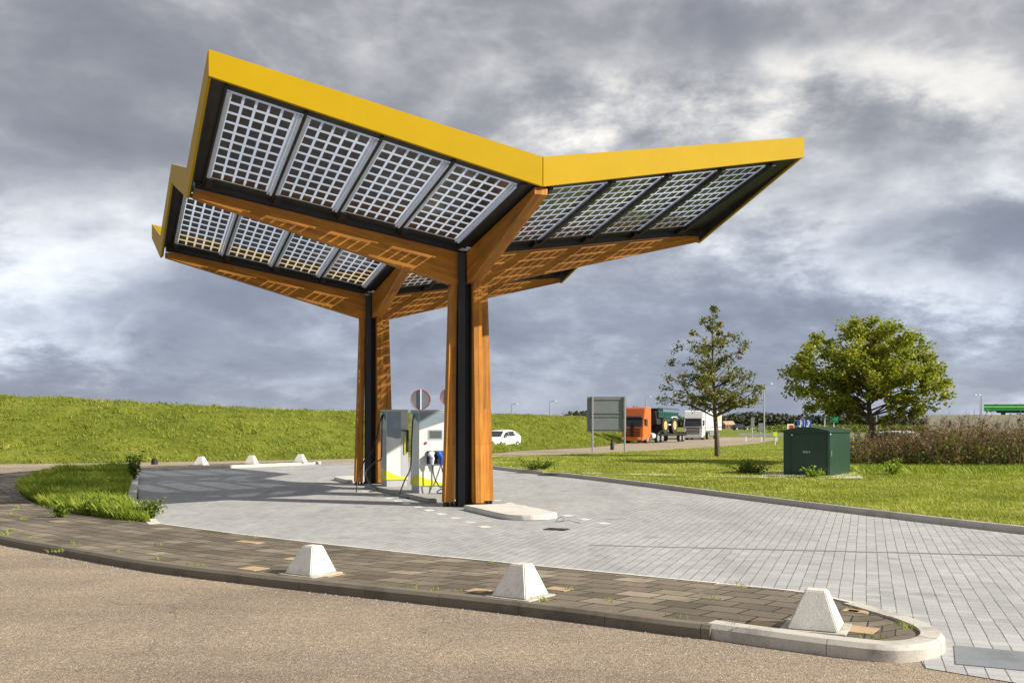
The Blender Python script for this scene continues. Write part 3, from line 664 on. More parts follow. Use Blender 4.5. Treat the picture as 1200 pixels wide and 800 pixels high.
# left island of tall grass
isl=[(-6.75,18.35),(-7.5,18.75),(-8.8,20.0),(-10.6,22.1),(-12.3,24.7),(-14.0,28),(-16.2,34),(-16.3,37.2),(-14.95,38.8),(-11.2,28.8),(-8.95,22.7),(-7.2,19.2)]
sheet('lawn',isl,VH+.006,'grass')
ip=scatter(isl,46000,lambda x,y:np.minimum(1,(18/y)**1.2))
nz=np.array([noise.noise(Vector((a*1.1,b*1.1,8))) for a,b in ip]); hh=(.17+.18*np.clip(nz+.35,0,1))*rng.uniform(.5,1.3,len(ip))
o=blades('island_grass',ip[:,0],ip[:,1],np.full(len(ip),VH),hh,np.full(len(ip),.018),'blade_lush',.7); tag(o,'tall lush grass on the triangular island left of the forecourt','grass',kind='stuff')
# sparse tufts in the tile joints of the verge
tp=[]
for i in range(60):
    k=random.randrange(len(outer)-8) ; f=random.random()**1.5
    p=outer[k].lerp(inner[k],random.choice([.03,.05,f,.97])); tp.append((p.x,p.y,gz(p.y)+VH))
for q in [(5,625),(12,622),(66,646),(16,602),(30,608),(22,596)]:
    gx,gy=G(q[0],q[1],VH); tp+= [(gx,gy,VH)]*3
tp=np.array(tp); tq=clump(tp,12,.05)
o=blades('joint_grass',tq[:,0],tq[:,1],tq[:,2],rng.uniform(.015,.06,len(tq)),np.full(len(tq),.012),'blade_lush',1.0); tag(o,'small weeds and grass growing from the joints of the brown tiles','grass',kind='stuff')

def weed(px,py,h0,size,label,n=500,leaf=.05,mat='weed',hh=0,spread=(1,1)):
    x,y=G(px,py,h0); z=gz(y)+h0
    r=empty('weed_plant',(x,y,z),0,label,'plant')
    mb=MB(); P=[]
    for k in range(26):
        a=random.uniform(0,6.28); rr=size*random.uniform(.1,.8); top=Vector((math.cos(a)*rr*spread[0],math.sin(a)*rr*.7,size*spread[1]*random.uniform(.3,1)))
        mb.tube([(0,0,0),top*.55+Vector((0,0,.05)),top],[.008,.006,.003],4)
        for j in range(n//26):
            t=random.uniform(.25,1.05); q=top*t+Vector((random.gauss(0,.06),random.gauss(0,.06),random.gauss(0,.05)))*size; P.append((q.x,q.y,max(.01,q.z)))
    mb.build('stem','drystem' if mat=='x' else 'weed',r,fix=False)
    leaves('foliage',np.array(P),leaf,mat,r)
weed(157,562,VH,.62,'tall dark leafy weed sticking up at the back of the grass island',650,.05,'weed',spread=(.7,1.5))
weed(177,607,VH,.42,'bushy weed overhanging the pale kerb at the island tip',600,.04,spread=(.9,1.0))
weed(113,603,VH,.42,'dark low weed at the front edge of the grass island',600,.035)
weed(70,606,VH,.32,'small pale weed on the tiles at the front of the island',300,.045)
weed(632,551,.11,.75,'dark low weed clump in the lawn just right of the timber column',700,.06,spread=(1.5,.6))
weed(878,555,.11,.8,'dark low weed clump in the lawn left of the green cabinet',700,.06,spread=(1.6,.6))
weed(955,560,.11,.55,'broad-leaved weed at the foot of the green cabinet',200,.075,'weed_pale',spread=(1.,.8))
weed(1046,556,.11,.6,'bright green weed at the foot of the dry thicket',260,.07,'weed_pale')

# ================================================================ CHARGING CANOPY
# plan vectors
Lv=Vector((-5.913,-.197*11.5)); Rv=Vector((6.068,.264*11.5)); lu=Lv.normalized(); ruv=Rv.normalized()
CAN=empty('charging_canopy',(P0.x,P0.y,0),0,'butterfly canopy of yellow-edged solar roofs on two timber columns over the chargers','canopy')
O=Vector((P0.x,P0.y,0))
def W3(s,t,z): # s in [-1,1] (left negative), t in units of T
    w=(Lv*(-s) if s<0 else Rv*s)+T*t
    return Vector((w.x,w.y,z))
def frac(t): # 0 in a valley, 1 on a ridge
    return abs(((t+.5)%1)-.5)*2
def zroof(s,t):
    f=frac(t); a=abs(s)
    c=5.98+(6.66-5.98)*f; e=7.05+(8.05-7.05)*f
    return c+(e-c)*a
def strip(mb,pts_out,th,mi=0):
    """vertical fascia board: pts_out list of (Vector xy, zbot, ztop); inward list of Vector xy"""
    for (a,z0,z1,ia),(b,y0,y1,ib) in zip(pts_out,pts_out[1:]):
        A=Vector((a.x,a.y)); B=Vector((b.x,b.y)); IA=A+ia*th; IB=B+ib*th
        mb.hexa([(A.x,A.y,z0),(B.x,B.y,y0),(IB.x,IB.y,y0),(IA.x,IA.y,z0),(A.x,A.y,z1),(B.x,B.y,y1),(IB.x,IB.y,y1),(IA.x,IA.y,z1)],mi)
def q2(s,t): w=W3(s,t,0); return Vector((w.x,w.y))
tipR=(8.03,8.50); tipV=(6.77,7.42); midR=(6.64,7.23)
# front and rear fascia, one board per side of the mitre
for t,inn in((-.5,tu),(1.5,-tu)):
    for sgn,nm in((-1,'left'),(1,'right')):
        mb=MB(); strip(mb,[(q2(0,t)+(lu if sgn<0 else ruv)*.006,midR[0],midR[1],inn),(q2(sgn,t),tipR[0],tipR[1],inn)],.07)
        mb.build('fascia_board','yellow',CAN,bevel=.004)
# side fascias, zigzag
for sgn,inn in((-1,-lu),(1,-ruv)):
    for a,b in((-.5,0),(0,.5),(.5,1),(1,1.5)):
        mb=MB(); ends=[]
        for k,t in enumerate((a,b)):
            f=frac(t); z=(tipR if f>.5 else tipV); tt=t+(.010 if (k==0 and t==-.5) else 0)-(.010 if (k==1 and t==1.5) else 0); ends.append((q2(sgn,tt),z[0]-(.006),z[1]-.006,inn))
        strip(mb,ends,.05); mb.build('fascia_board','yellow',CAN)
        ln=[(p+inn*.055,z0+.035,z1-.03,i_) for p,z0,z1,i_ in ends]; mb=MB(); strip(mb,ln,.03); mb.build('fascia_lining','soffit',CAN)
# frames, soffit boards, rafters, panels
def plate(mb,s0,s1,t0,t1,zo,th,mi=0,z=zroof):
    c=[W3(s0,t0,z(s0,t0)+zo),W3(s1,t0,z(s1,t0)+zo),W3(s1,t1,z(s1,t1)+zo),W3(s0,t1,z(s0,t1)+zo)]
    mb.hexa(c+[p+Vector((0,0,th)) for p in c],mi)
NC,NR=5,10
for q,(v,rdg) in enumerate(((0,-.5),(0,.5),(1,.5),(1,1.5))):
    dt=rdg-v
    for sgn in(-1,1):
        smin,smax=(.058,.950) if sgn<0 else (.045,.885)
        n=4; pw=(smax-smin)/n; ta,tb=v+dt*.12,v+dt*.918
        mb=MB()
        plate(mb,sgn*smax,sgn*.990,v+dt*.03,v+dt*.985,.03,.05)          # outer soffit
        plate(mb,sgn*.02,sgn*.990,v+dt*.925,v+dt*.985,.032,.06)           # along ridge
        plate(mb,sgn*.02,sgn*.992,v+dt*.035,v+dt*.115,.031,.06)
        plate(mb,sgn*.0,sgn*(smin-.002),v+dt*.06,v+dt*.985,.045,.05)            # along valley
        mb.build('soffit_board','soffit',CAN)
        mb=MB()
        for k in range(n+1):
            rw_=.0035 if sgn<0 else .0075; rd_=-.04 if sgn<0 else -.085; s0=sgn*(smin+pw*k-rw_); s1=sgn*(smin+pw*k+rw_)
            if k==0: s0=sgn*(smin-.016); s1=sgn*(smin-.002)
            plate(mb,s0,s1,v+dt*.05,v+dt*.97,rd_,.025-rd_)
        plate(mb,sgn*.05,sgn*.975,v+dt*.030,v+dt*.055,-.09,.115)          # valley purlin
        for k in range(n):                                                # hinge brackets
            sc_=sgn*(smin+pw*(k+.93)); plate(mb,sc_-.011,sc_+.011,v+dt*.062,v+dt*.12,-.09,.10)
        mb.build('rafter','black',CAN)
        for k in range(n):
            a=smin+pw*k+(.006 if sgn<0 else .010); b=smin+pw*(k+1)-(.006 if sgn<0 else .010)
            mb=MB()
            plate(mb,sgn*a,sgn*b,ta,tb,.034,.010)
            pn=mb.build('solar_panel','pglass',CAN)
            # light aluminium side rails
            mb=MB()
            if sgn<0: plate(mb,-a,-(a+.007),ta,tb,-.030,.063); plate(mb,-(a+.011),-(a+.016),ta,tb,-.02,.052); plate(mb,-(b-.012),-b,ta,tb,.010,.022)
            else: plate(mb,a,a+.005,ta,tb,.010,.022); plate(mb,b-.005,b,ta,tb,.012,.02)
            mb.build('rail','alu',pn)
            mb=MB(); a2,b2=(a+.018,b-.012) if sgn<0 else (a+.006,b-.006); cw=(b2-a2)/NC; ch=(tb-ta)/NR
            for i in range(NC):
                for j in range(NR):
                    plate(mb,sgn*(a2+cw*(i+.12)),sgn*(a2+cw*(i+.90)),ta+ch*(j+.13),ta+ch*(j+.87),.026,.006)
            mb.build('solar_cells','cell',pn,fix=True)
# columns
def column(t0):
    base=T*t0
    c=empty('column',(base.x,base.y,0)); c.parent=CAN
    X=Vector((lu.x,lu.y,0)); Y=Vector((tu.x,tu.y,0)); Z=Vector((0,0,1))
    dirs={'l':lu,'r':ruv,'f':-tu,'b':tu}
    for key,d in dirs.items():
        w=Vector((-d.y,d.x)); hw=.115
        r0,rb,rt=.235,.615,.455
        sh=0.
        if key=='l': r0b,r0t=.375,.30
        elif key=='f': r0b=r0t=.34; sh=.06; hw=.10
        else: r0b=r0t=r0
        mb=MB(); zb,zt=.115,5.27
        def pt(r,s,z): v=d*r+w*(s+sh); return (v.x,v.y,z)
        zt2=zt if key in'lr' else 5.24
        # two laminated pieces with a fine joint
        for s0,s1,dz in((-hw,-.004,0),(.0,hw,.0)):
            mb.hexa([pt(r0b,s0,zb),pt(rb,s0,zb),pt(rb,s1,zb),pt(r0b,s1,zb),pt(r0t,s0,zt2),pt(rt,s0,zt2),pt(rt,s1,zt2),pt(r0t,s1,zt2)])
        mb.build('timber_post','wood',c,uv=(0,0,1))
        # foot shoe
        mb=MB()
        for rr in(.30,.40,.50,.575): mb.box((d.x*rr,d.y*rr,.058),(.035,.19,.115),math.atan2(d.y,d.x))
        mb.box((d.x*.42,d.y*.42,.012),(.36,.21,.02),math.atan2(d.y,d.x))
        mb.build('foot_shoe','black',c)
    # steel core: cruciform + square tube
    mb=MB(); an=math.atan2(lu.y,lu.x)
    mb.box((0,0,3.0),(.34,.34,6.0),an)
    mb.box((0,0,2.99),(.60,.05,5.9),an); mb.box((0,0,2.985),(.05,.44,5.9),an)
    mb.box((-.13,-.30,2.98),(.17,.10,5.86),R(-6))
    mb.build('steel_core','black',c)
    # slotted steel plates showing at the joint
    mb=MB()
    for d in(ruv,-tu,lu):
        w=Vector((-d.y,d.x))
        for k in(-1,1):
            v=d*.34+w*(.05*k); 
            mb.box((v.x,v.y,5.26),(.02,.012,.22),math.atan2(d.y,d.x))
            v=d*(.461)+w*(.05*k); mb.box((v.x,v.y,5.20),(.012,.012,.16),math.atan2(d.y,d.x))
            v=d*(.461)+w*(.05*k); mb.cyl((v.x,v.y,5.05),(d.x,d.y,0),.014,.014,8)
    mb.build('joint_plate','black',c)
    return c
for t0 in(0,1):
    column(t0)
    base=T*t0
    for sgn,d,Ln in((-1,lu,Lv.length),(1,ruv,Rv.length)):
        w=Vector((-d.y,d.x)); hw=.13; mb=MB(); rs=.19
        def pt(r,s,z): v=base+d*r+w*s; return (v.x,v.y,z)
        e=Ln-.13; st_=e-.42; slope_t=lambda r:5.98+(7.05-5.98)*r/Ln-.07; slope_b=lambda r:5.20+(6.775-5.20)*(r-.4)/(e-.4)
        for s0,s1 in((-hw,hw),):
            mb.hexa([pt(rs,s0,slope_b(.4)),pt(.42,s0,slope_b(.4)),pt(.42,s1,slope_b(.4)),pt(rs,s1,slope_b(.4)),pt(rs,s0,slope_t(rs)),pt(.42,s0,slope_t(.42)),pt(.42,s1,slope_t(.42)),pt(rs,s1,slope_t(rs))])
            mb=MB()
            # single profile: (r,z)
            pr=[(rs,slope_b(.4)),(.44,slope_b(.44)),(e,slope_b(e)),(e,slope_b(e)+.13),(st_,slope_b(e)+.12),(st_,slope_t(st_)),(rs,slope_t(rs))]
            nn=len(pr); mb.add([pt(r,s0,z) for r,z in pr]+[pt(r,s1,z) for r,z in pr],[tuple(range(nn)),tuple(range(nn,2*nn))[::-1]]+[(i+nn,(i+1)%nn+nn,(i+1)%nn,i) for i in range(nn)])
        mb.build('timber_beam','wood',CAN,uv=(d.x,d.y,.25))
    for sg in(-1,1):
        d=tu*sg; w=Vector((-d.y,d.x)); hw=.14; mb=MB(); e=tl/2-.08
        def pt(r,s,z): v=base+d*r+w*s; return (v.x,v.y,z)
        pr=[(.20,5.22),(.47,5.24),(e,6.50),(e,6.63),(.20,5.93)]; nn=5
        mb.add([pt(r,-hw,z) for r,z in pr]+[pt(r,hw,z) for r,z in pr],[tuple(range(nn)),tuple(range(nn,2*nn))[::-1]]+[(i+nn,(i+1)%nn+nn,(i+1)%nn,i) for i in range(nn)])
        mb.build('timber_beam','wood',CAN,uv=(d.x,d.y,.25))
for t0 in ():
    pass
# ---------------------------------------------------------------- islands
def stadium(a,b,r,n=10,sq=None):
    a=Vector(a);b=Vector(b);d=(b-a).normalized();w=Vector((-d.y,d.x)); out=[]
    for k in range(n+1):
        an=-math.pi/2+math.pi*k/n; out.append(b+d*math.cos(an)*r+w*math.sin(an)*r)
    if sq: out+= [a+w*r,a-w*r]
    else:
        for k in range(n+1):
            an=math.pi/2+math.pi*k/n; out.append(a+d*math.cos(an)*r+w*math.sin(an)*r)
    return [(p.x,p.y) for p in out]
def island(poly,label,mat='conc_white'):
    mb=MB(); mb.prism(poly,0,.115); o=mb.build('kerb_island',mat,bevel=.018); tag(o,label,'kerb island')
A=P0-T*.115+ru*.12; B=P0-T*.385+ru*.12
island(stadium(A,B,.60,10,True),'pale concrete kerb island with a rounded nose in front of the near column')
A=P0+T*.13; B=P0+T*.86
poly=[A+ru*.62,B+ru*.62,B-ru*.62,A-ru*.62]; island([(p.x,p.y) for p in poly],'long concrete kerb island under the chargers between the columns','conc_grey')
A=P0+T*1.13; B=P0+T*1.34
island(stadium(A,B,.60,10,True),'pale concrete kerb island with a rounded nose behind the far column')
# gully and pieces of old wire by the near island
gx,gy=G(652,620.5); mb=MB(); mb.box((gx,gy,.012),(.42,.30,.012),R(-25)); 
for k in range(5): mb.box((gx-.14+.07*k,gy+.066-.0326*k,.0195),(.02,.24,.006),R(-25))
o=mb.build('drain_grate','dark_iron'); tag(o,'dark iron gully grate in the pavers beside the near kerb island','drain')
mb=MB(); bx,by=G(652,612)
mb.tube([(bx-.02,by,.01),(bx+.02,by+.02,.07),(bx+.10,by,.12),(bx+.16,by-.02,.06),(bx+.10,by+.01,.03)],.006,5)
mb.tube([(bx+.02,by+.05,.012),(bx+.25,by-.05,.05),(bx+.45,by-.22,.012)],.005,5)
o=mb.build('wire','rubber'); tag(o,'loose dark wire lying by the rounded nose of the near kerb island','wire')

# ---------------------------------------------------------------- chargers
chan=math.atan2(ru.y,ru.x)   # local x = to the right of the axis, local y = along T (away)
def charger(pos,label,w,d,h,kind):
    c=empty('charger',(pos.x,pos.y,.115),chan,label,'charger','rapid chargers on the kerb island')
    mb=MB(); mb.box((0,0,.09),(w-.05,d-.05,.18)); mb.build('plinth','charger_grey',c)
    mb=MB(); mb.box((0,0,.18+(h-.18)/2),(w,d,h-.18)); mb.build('cabinet','charger_white',c,bevel=.012)
    mb=MB(); mb.box((0,0,h+.016),(w+.03,d+.03,.03)); mb.build('top_cover','charger_grey',c,bevel=.006)
    f=-d/2-.004; l=-w/2-.004
    # slate upper field with a slanting lower edge, front and left
    mb=MB(); mb.add([(-w/2+.015,f,h-.02),(w/2-.015,f,h-.02),(w/2-.015,f,h-.26 if kind==0 else h-.75),(-w/2+.015 if kind==0 else 0.0,f,h-.50 if kind==0 else h-.82),(-w/2+.015,f,h-.50 if kind==0 else h-.74)],[(0,1,2,3,4)])
    mb.build('dark_panel','slate',c,fix=False)
    mb=MB(); mb.add([(l,-d/2+.02,h-.02),(l,d/2-.02,h-.02),(l,-d/2+.02,h-.32)],[(0,1,2)]); mb.build('dark_panel','teal',c,fix=False)
    if kind==1:
        mb=MB(); mb.add([(l-.001,-d/2+.05,h-.55),(l-.001,d/2-.03,h-.55),(l-.001,d/2-.03,.55),(l-.001,-d/2+.05,.45)],[(0,1,2,3)]); mb.build('side_panel','charger_grey',c,fix=False)
        mb=MB(); mb.add([(w/2-.22,f-.001,h-.02),(w/2-.005,f-.001,h-.02),(w/2-.005,f-.001,.2),(w/2-.22,f-.001,.2)],[(0,1,2,3)]); mb.build('side_panel','charger_grey',c,fix=False)
        mb=MB(); mb.box((w/2-.10,f-.02,1.22),(.05,.03,.55)); mb.build('accent_strip','lime',c)
        mb=MB(); mb.box((w/2-.11,f-.05,1.62),(.22,.04,.035),0); mb.box((w/2-.03,f-.05,1.30),(.05,.06,.62)); mb.build('cable_holder','rubber',c,bevel=.006)
    # yellow-green wave along the foot
    mb=MB(); wv=[]; K=12
    for k in range(K+1):
        u=k/K; x=-w/2+.004+(w-.008)*u; wv.append((x,f-.002,.20+.26*(1-u)**1.6+.07*u))
    lo=[(p[0],f-.002,.20) for p in wv[::-1]]
    pl=wv+lo; mb.add(pl,[tuple(range(len(pl)))])
    sd=[(l-.002,-d/2+.004,.50 if True else 0),(l-.002,-d/2+.004,.20),(l-.002,d/2-.004,.20),(l-.002,d/2-.004,.30),(l-.002,0,.46)]
    mb.add(sd,[(0,1,2,3,4)]); mb.build('wave_decal','lime',c,fix=False)
    if kind==0:
        mb=MB(); mb.box((.06,f-.006,h-.62),(.34,.016,.20)); mb.build('screen','screen',c)
        mb=MB(); mb.box((.06,f-.003,h-.62),(.40,.012,.26)); mb.build('screen_frame','charger_grey',c)
        mb=MB(); mb.cyl((-w/2+.19,f-.01,h-.84),(0,1,0),.035,.02,14); mb.build('button','red',c)
        mb=MB(); mb.box((.10,f-.03,h-1.22),(.56,.06,.34)); mb.build('socket_panel','rubber',c,bevel=.01)
        for dx,mt in((-.10,'alu'),(.14,'blue')):
            mb=MB(); mb.tube([(dx,f-.05,h-1.14),(dx,f-.16,h-1.12),(dx+.01,f-.19,h-1.25),(dx+.01,f-.17,h-1.40)],[.075,.085,.06,.035],12); mb.build('connector',mt,c,smooth=True)
        for pts in ([(-.09,f-.17,h-1.40),(-.04,f-.22,h-1.75),(.12,f-.28,h-2.0),(.26,f-.2,h-1.7),(.33,f-.1,h-1.3)],[(.15,f-.17,h-1.40),(.22,f-.25,h-1.8),(.20,f-.3,h-2.1),(.10,f-.34,.12),(-.02,f-.36,.03),(.35,f-.40,.02)]):
            mb=MB(); mb.tube(crom(pts,6),.016,7); mb.build('cable','rubber',c,smooth=True)
    # long drooping cable on the left side
    if kind==0: pts=[(l-.02,-.06,h-.10),(l-.05,-.02,h-.25),(l-.10,-.06,h-.9),(l-.17,-.18,h-1.5),(l-.36,-.30,.35),(l-.52,-.36,-.06),(l-.38,-.50,-.10),(.0,-.72,-.02),(.30,-.82,-.08)]
    else: pts=[(l-.02,-.1,h-.10),(l-.05,-.06,h-.3),(l-.07,-.1,h-.9),(l-.10,-.12,h-1.4),(l-.28,-.12,.72),(l-.55,-.1,.42),(l-.50,-.3,.12),(l-.30,-.5,-.06),(l-.6,-.7,-.10)]
    mb=MB(); mb.tube(crom(pts,6),.019,7); mb.build('cable','rubber',c,smooth=True)
    if kind==1:
        pts=[(l-.02,.05,h-.12),(l-.10,.02,h-.4),(l-.34,-.05,h-1.2),(l-.62,-.2,.75),(l-.85,-.4,.22),(l-.95,-.6,-.10)]
        mb=MB(); mb.tube(crom(pts,6),.018,7); mb.build('cable','rubber',c,smooth=True)
charger(P0+T*.385+ru*.10,'nearer white charger with dark screen, two plugs and a yellow-green wave',.80,.72,2.16,0)
charger(P0+T*.725-ru*.02,'farther white and grey charger with a tall slate panel and looping cables',.66,.62,2.20,1)

# ---------------------------------------------------------------- verge pyramids with their sand coloured tiles
def pyramid(x,y,rz,label,h=.335,b=.45,big=1):
    z=gz(y)+VH
    r=empty('traffic_block',(x,y,z),rz,label,'traffic block','white concrete blocks on the brown verge')
    mb=MB(); mb.box((0,0,.008),(.58*big,.54*big,.016),0); o=mb.build('base_plate','block',r,bevel=.006)
    mb=MB(); mb.box((0,0,.016+h/2),(b*big,b*big*1.04,h),0,0,.40,.40,(0,.03)); mb.build('block_body','block',r,bevel=.012)
def slab(px,py,rz,sx=.30,sy=.30,h=VH):
    x,y=G(px,py,h); mb=MB(); mb.box((x,y,VH+.003),(sx,sy,.010),rz); return mb
ka=math.atan2(-.56,.83)
spots=[((952,741),ka+.16,'nearest and largest white concrete block by the pale kerb nose'),((596,702),ka,'middle white concrete block of the three on the front verge'),((349,675),ka+.02,'left white concrete block of the three on the front verge')]
for (px,py),rz,lab in spots:
    x,y=G(px,py,VH); d=Vector((-math.sin(rz),math.cos(rz)))*.22; pyramid(x+d.x,y+d.y,rz,lab)
for (x,y),lab in(((-13.35,42.1),'small distant white block, leftmost of three on the far verge'),((-11.55,43.5),'small distant white block, middle one of three on the far verge'),((-9.75,45.2),'small distant white block, rightmost of three by the forecourt opening')):
    pyramid(x,y,R(-10),lab,.36,.50,1.0)
mb=MB()
for (px,py,sx,sy) in((893,731,.22,.24),(1003,716,.24,.16),(1010,738,.24,.30),(655,690,.26,.2),(560,692,.22,.22),(297,666,.32,.26),(385,673,.28,.3),(292,635,.5,.18),(345,655,.3,.2),(1000,716,.1,.1)):
    x,y=G(px,py,VH); mb.box((x,y,VH+.001),(sx,sy,.012),ka)
o=mb.build('verge_paving','slab_tan'); o['kind']='structure'
# small black stump on far verge
x,y=G(181,544,VH); mb=MB(); mb.cyl((x,y,VH+.11),(0,0,1),.15,.22,12,0,.13); mb.cyl((x,y,VH+.24),(0,0,1),.09,.05,12)
o=mb.build('bollard_stump','rubber',bevel=.01); tag(o,'low black stump on the far verge behind the grass island','bollard')
# ================================================================ STREET THINGS
def post_lamp(px,py_base,py_top,armx,Z,label):
    x=(px-600)/F*Z; zb=gz(Z) ; zt=CH+(HY-py_top)/F*Z
    r=empty('street_lamp',(x,Z,zb),0,label,'street lamp','street lamps beyond the station'); h=zt-zb; a=armx/F*Z
    k=Z/100
    mb=MB(); mb.tube([(0,0,0),(0,0,h*.5),(0,0,h)],[.10*k**.5,.08*k**.5,.055*k**.5],8); mb.build('pole','steel',r,smooth=True)
    mb=MB(); mb.tube([(0,0,h-.05),(a*.3,0,h+.04*abs(a)),(a*.72,0,h+.05*abs(a))],[.05*k**.5,.045*k**.5,.04*k**.5],6); mb.build('arm','steel',r)
    mb=MB(); mb.box((a*.86,0,h+.05*abs(a)),(abs(a)*.36,.3,.13*k**.5),0,0,.7); mb.build('lamp_head','alu',r,bevel=.02)
post_lamp(599.5,0,473.5,8,140,'left of the two lamp posts rising behind the embankment')
post_lamp(644.5,0,470,8,125,'right of the two lamp posts rising behind the embankment')
post_lamp(757,0,465,6,170,'lamp post rising behind the orange truck cab')
post_lamp(895.5,0,450,10,125,'tall lamp post on the grass between the two trees')
post_lamp(1027,0,478,-7,110,'thin lamp post seen right of the maple trunk')
post_lamp(1150,0,463,-8,120,'lamp post beside the petrol station roof')
# big grey sign back
Z=64; xs=lambda px,Z=Z:(px-600)/F*Z; zs=lambda py,Z=Z:CH+(HY-py)/F*Z
r=empty('road_sign',(xs(711),Z,gz(Z)),0,'large grey road sign seen from behind on two pale poles','sign'); g0=gz(Z)
mb=MB(); mb.box((0,.08,(zs(464.5)+zs(485.6))/2-g0),(xs(734)-xs(688),.04,zs(464.5)-zs(485.6)-.01)); mb.box((0,.08,(zs(485.9)+zs(506))/2-g0),(xs(734)-xs(688),.04,zs(485.9)-zs(506)-.01)); mb.build('sign_panel','sign_grey',r)
for px in(694.3,732):
    mb=MB(); mb.cyl((xs(px)-xs(711),-.02,(zs(464)-g0)/2),(0,0,1),.055,zs(464)-g0,10); mb.build('pole','steel',r,smooth=True)
mb=MB()
for zz_ in(468,484,488,503): mb.box((0,.035,zs(zz_)-g0),(xs(734)-xs(688)-.1,.03,.04))
mb.build('bracket','sign_grey',r)
# black bollard by its foot
x,y=G(717.5,527,0); r=empty('bollard',(x,y,gz(y)),0,'black bollard between the poles of the grey sign','bollard')
mb=MB(); mb.tube([(0,0,0),(0,0,.55),(0,0,.62),(0,0,.75)],[.15,.13,.10,.09],12); mb.build('post','rubber',r,smooth=True)
mb=MB(); mb.cyl((0,0,.80),(0,0,1),.05,.12,10); mb.build('cap','rubber',r)
# round signs behind the chargers
for px,py,rr,lab in((493,468,11.3,'round road sign back with red rim above the nearer charger'),(525.5,465,9.5,'round sign back half hidden behind the near timber column')):
    Z=44; x=(px-600)/F*Z; z=CH+(HY-py)/F*Z; rad=rr/F*Z; r=empty('round_sign',(x,Z,gz(Z)),0,lab,'sign','round signs behind the chargers')
    mb=MB(); mb.cyl((0,0,z),(0,1,0),rad,.02,32); mb.build('sign_disc','sign_grey',r)
    mb=MB(); pts=[(math.cos(a)*rad,0,z+math.sin(a)*rad) for a in [2*math.pi*k/32 for k in range(33)]]; mb.tube(pts,.026,6,cap=False); mb.build('rim','rim_red',r)
    mb=MB(); mb.cyl((0,-.05,(z+rad*1.05)/2),(0,0,1),.032,z+rad*1.05,8); mb.build('pole','alu',r)
# green utility cabinet
x0,y0=G(962,557,.115)
gm,ntg,bg_=newmat('dark_green_cabinet_paint')
nn_=texn(ntg,3,4,.6,'Pos'); ntg.links.new(ramp(ntg,nn_,[(.3,(.010,.038,.022)),(.7,(.014,.048,.028))]),bg_.inputs['Base Color']); bg_.inputs['Roughness'].default_value=.45
M['cab_green']=gm
Zc=36.9; k=Zc/F
# footprint from three visible corners
cA=Vector(G(920.5,555.0,.115)); cB=Vector(G(971,557.8,.115)); cC=Vector(G(1000,557.2,.115))
ub=Vector((cB-cA)); wA=ub.length; ub.normalize(); vb=Vector((-ub.y,ub.x)); 
dep=.0
vb=Vector((math.sin(R(38)),math.cos(R(38))))  # depth direction
ub=Vector((math.cos(R(38)),-math.sin(R(38))))
# choose sizes so that the corners fall where seen
wid=(971-920.5)*k/ub.x*.79; dpt=(1000-971)*k/vb.x*1.42
cab=empty('utility_cabinet',(cB.x,cB.y,.115),0,'dark green metal utility cabinet with curved lid on the lawn','cabinet')
hC=(556-506)*k*.94
def cp(u,v,z): p=-ub*u+vb*v; return (p.x,p.y,z)
mb=MB(); mb.hexa([cp(wid,0,.0),cp(0,0,.0),cp(0,dpt,.0),cp(wid,dpt,.0),cp(wid,0,hC),cp(0,0,hC),cp(0,dpt,hC),cp(wid,dpt,hC)]); mb.build('cabinet_body','cab_green',cab,bevel=.01)
mb=MB(); K=10; ov=.05; vs=[]
for v_ in(-ov,dpt+ov):
    for k_ in range(K+1):
        u_=-ov+(wid+2*ov)*k_/K; vs.append(cp(u_,v_,hC+.045+.14*math.sin(math.pi*k_/K)))
    vs.append(cp(wid+ov,v_,hC-.01)); vs.append(cp(-ov,v_,hC-.01))
n_=K+3; mb.add(vs,[tuple(range(n_)),tuple(range(n_,2*n_))[::-1]]+[(i,(i+1)%n_,(i+1)%n_+n_,i+n_) for i in range(n_)]); mb.build('lid','cab_green',cab)
mb=MB()
def fbox(u0,u1,z0,z1,v0,v1): return [cp(u1,v0,z0),cp(u0,v0,z0),cp(u0,v1,z0),cp(u1,v1,z0),cp(u1,v0,z1),cp(u0,v0,z1),cp(u0,v1,z1),cp(u1,v1,z1)]
mb.hexa(fbox(.08,wid*.80,.08,hC-.08,-.018,-.001)); mb.build('door','cab_green',cab,bevel=.004)
mb=MB(); mb.hexa(fbox(wid*.83,wid-.06,.08,hC-.08,-.016,-.001)); mb.build('door','cab_green',cab,bevel=.004)
mb=MB(); mb.hexa([cp(-.018,.06,.06),cp(-.018,dpt-.06,.06),cp(-.001,dpt-.06,.06),cp(-.001,.06,.06),cp(-.018,.06,hC-.06),cp(-.018,dpt-.06,hC-.06),cp(-.001,dpt-.06,hC-.06),cp(-.001,.06,hC-.06)]); dr=mb.build('door','cab_green',cab)
mb=MB(); p=cp(-.04,.13,hC*.52); mb.box(p,(.05,.03,.20),-R(38)); mb.build('handle','steel',dr)
mb=MB(); p=cp(-.025,.10,hC-.06); mb.box(p,(.03,.06,.05),-R(38)); p=cp(wid*.80,-.025,hC-.10); mb.box(p,(.05,.02,.05),-R(38)); mb.build('hinge','alu',cab)
# faint pale worn lettering on the big door
mb=MB()
for i,(dx,hh_) in enumerate(((0,.10),(.05,.08),(.10,.09),(.15,.06),(.21,.09))):
    u_=wid*.55-dx; mb.hexa(fbox(u_-.028,u_,hC*.52,hC*.52+hh_*.9,-.0215,-.0185))
mb.build('worn_marking','charger_grey',cab)

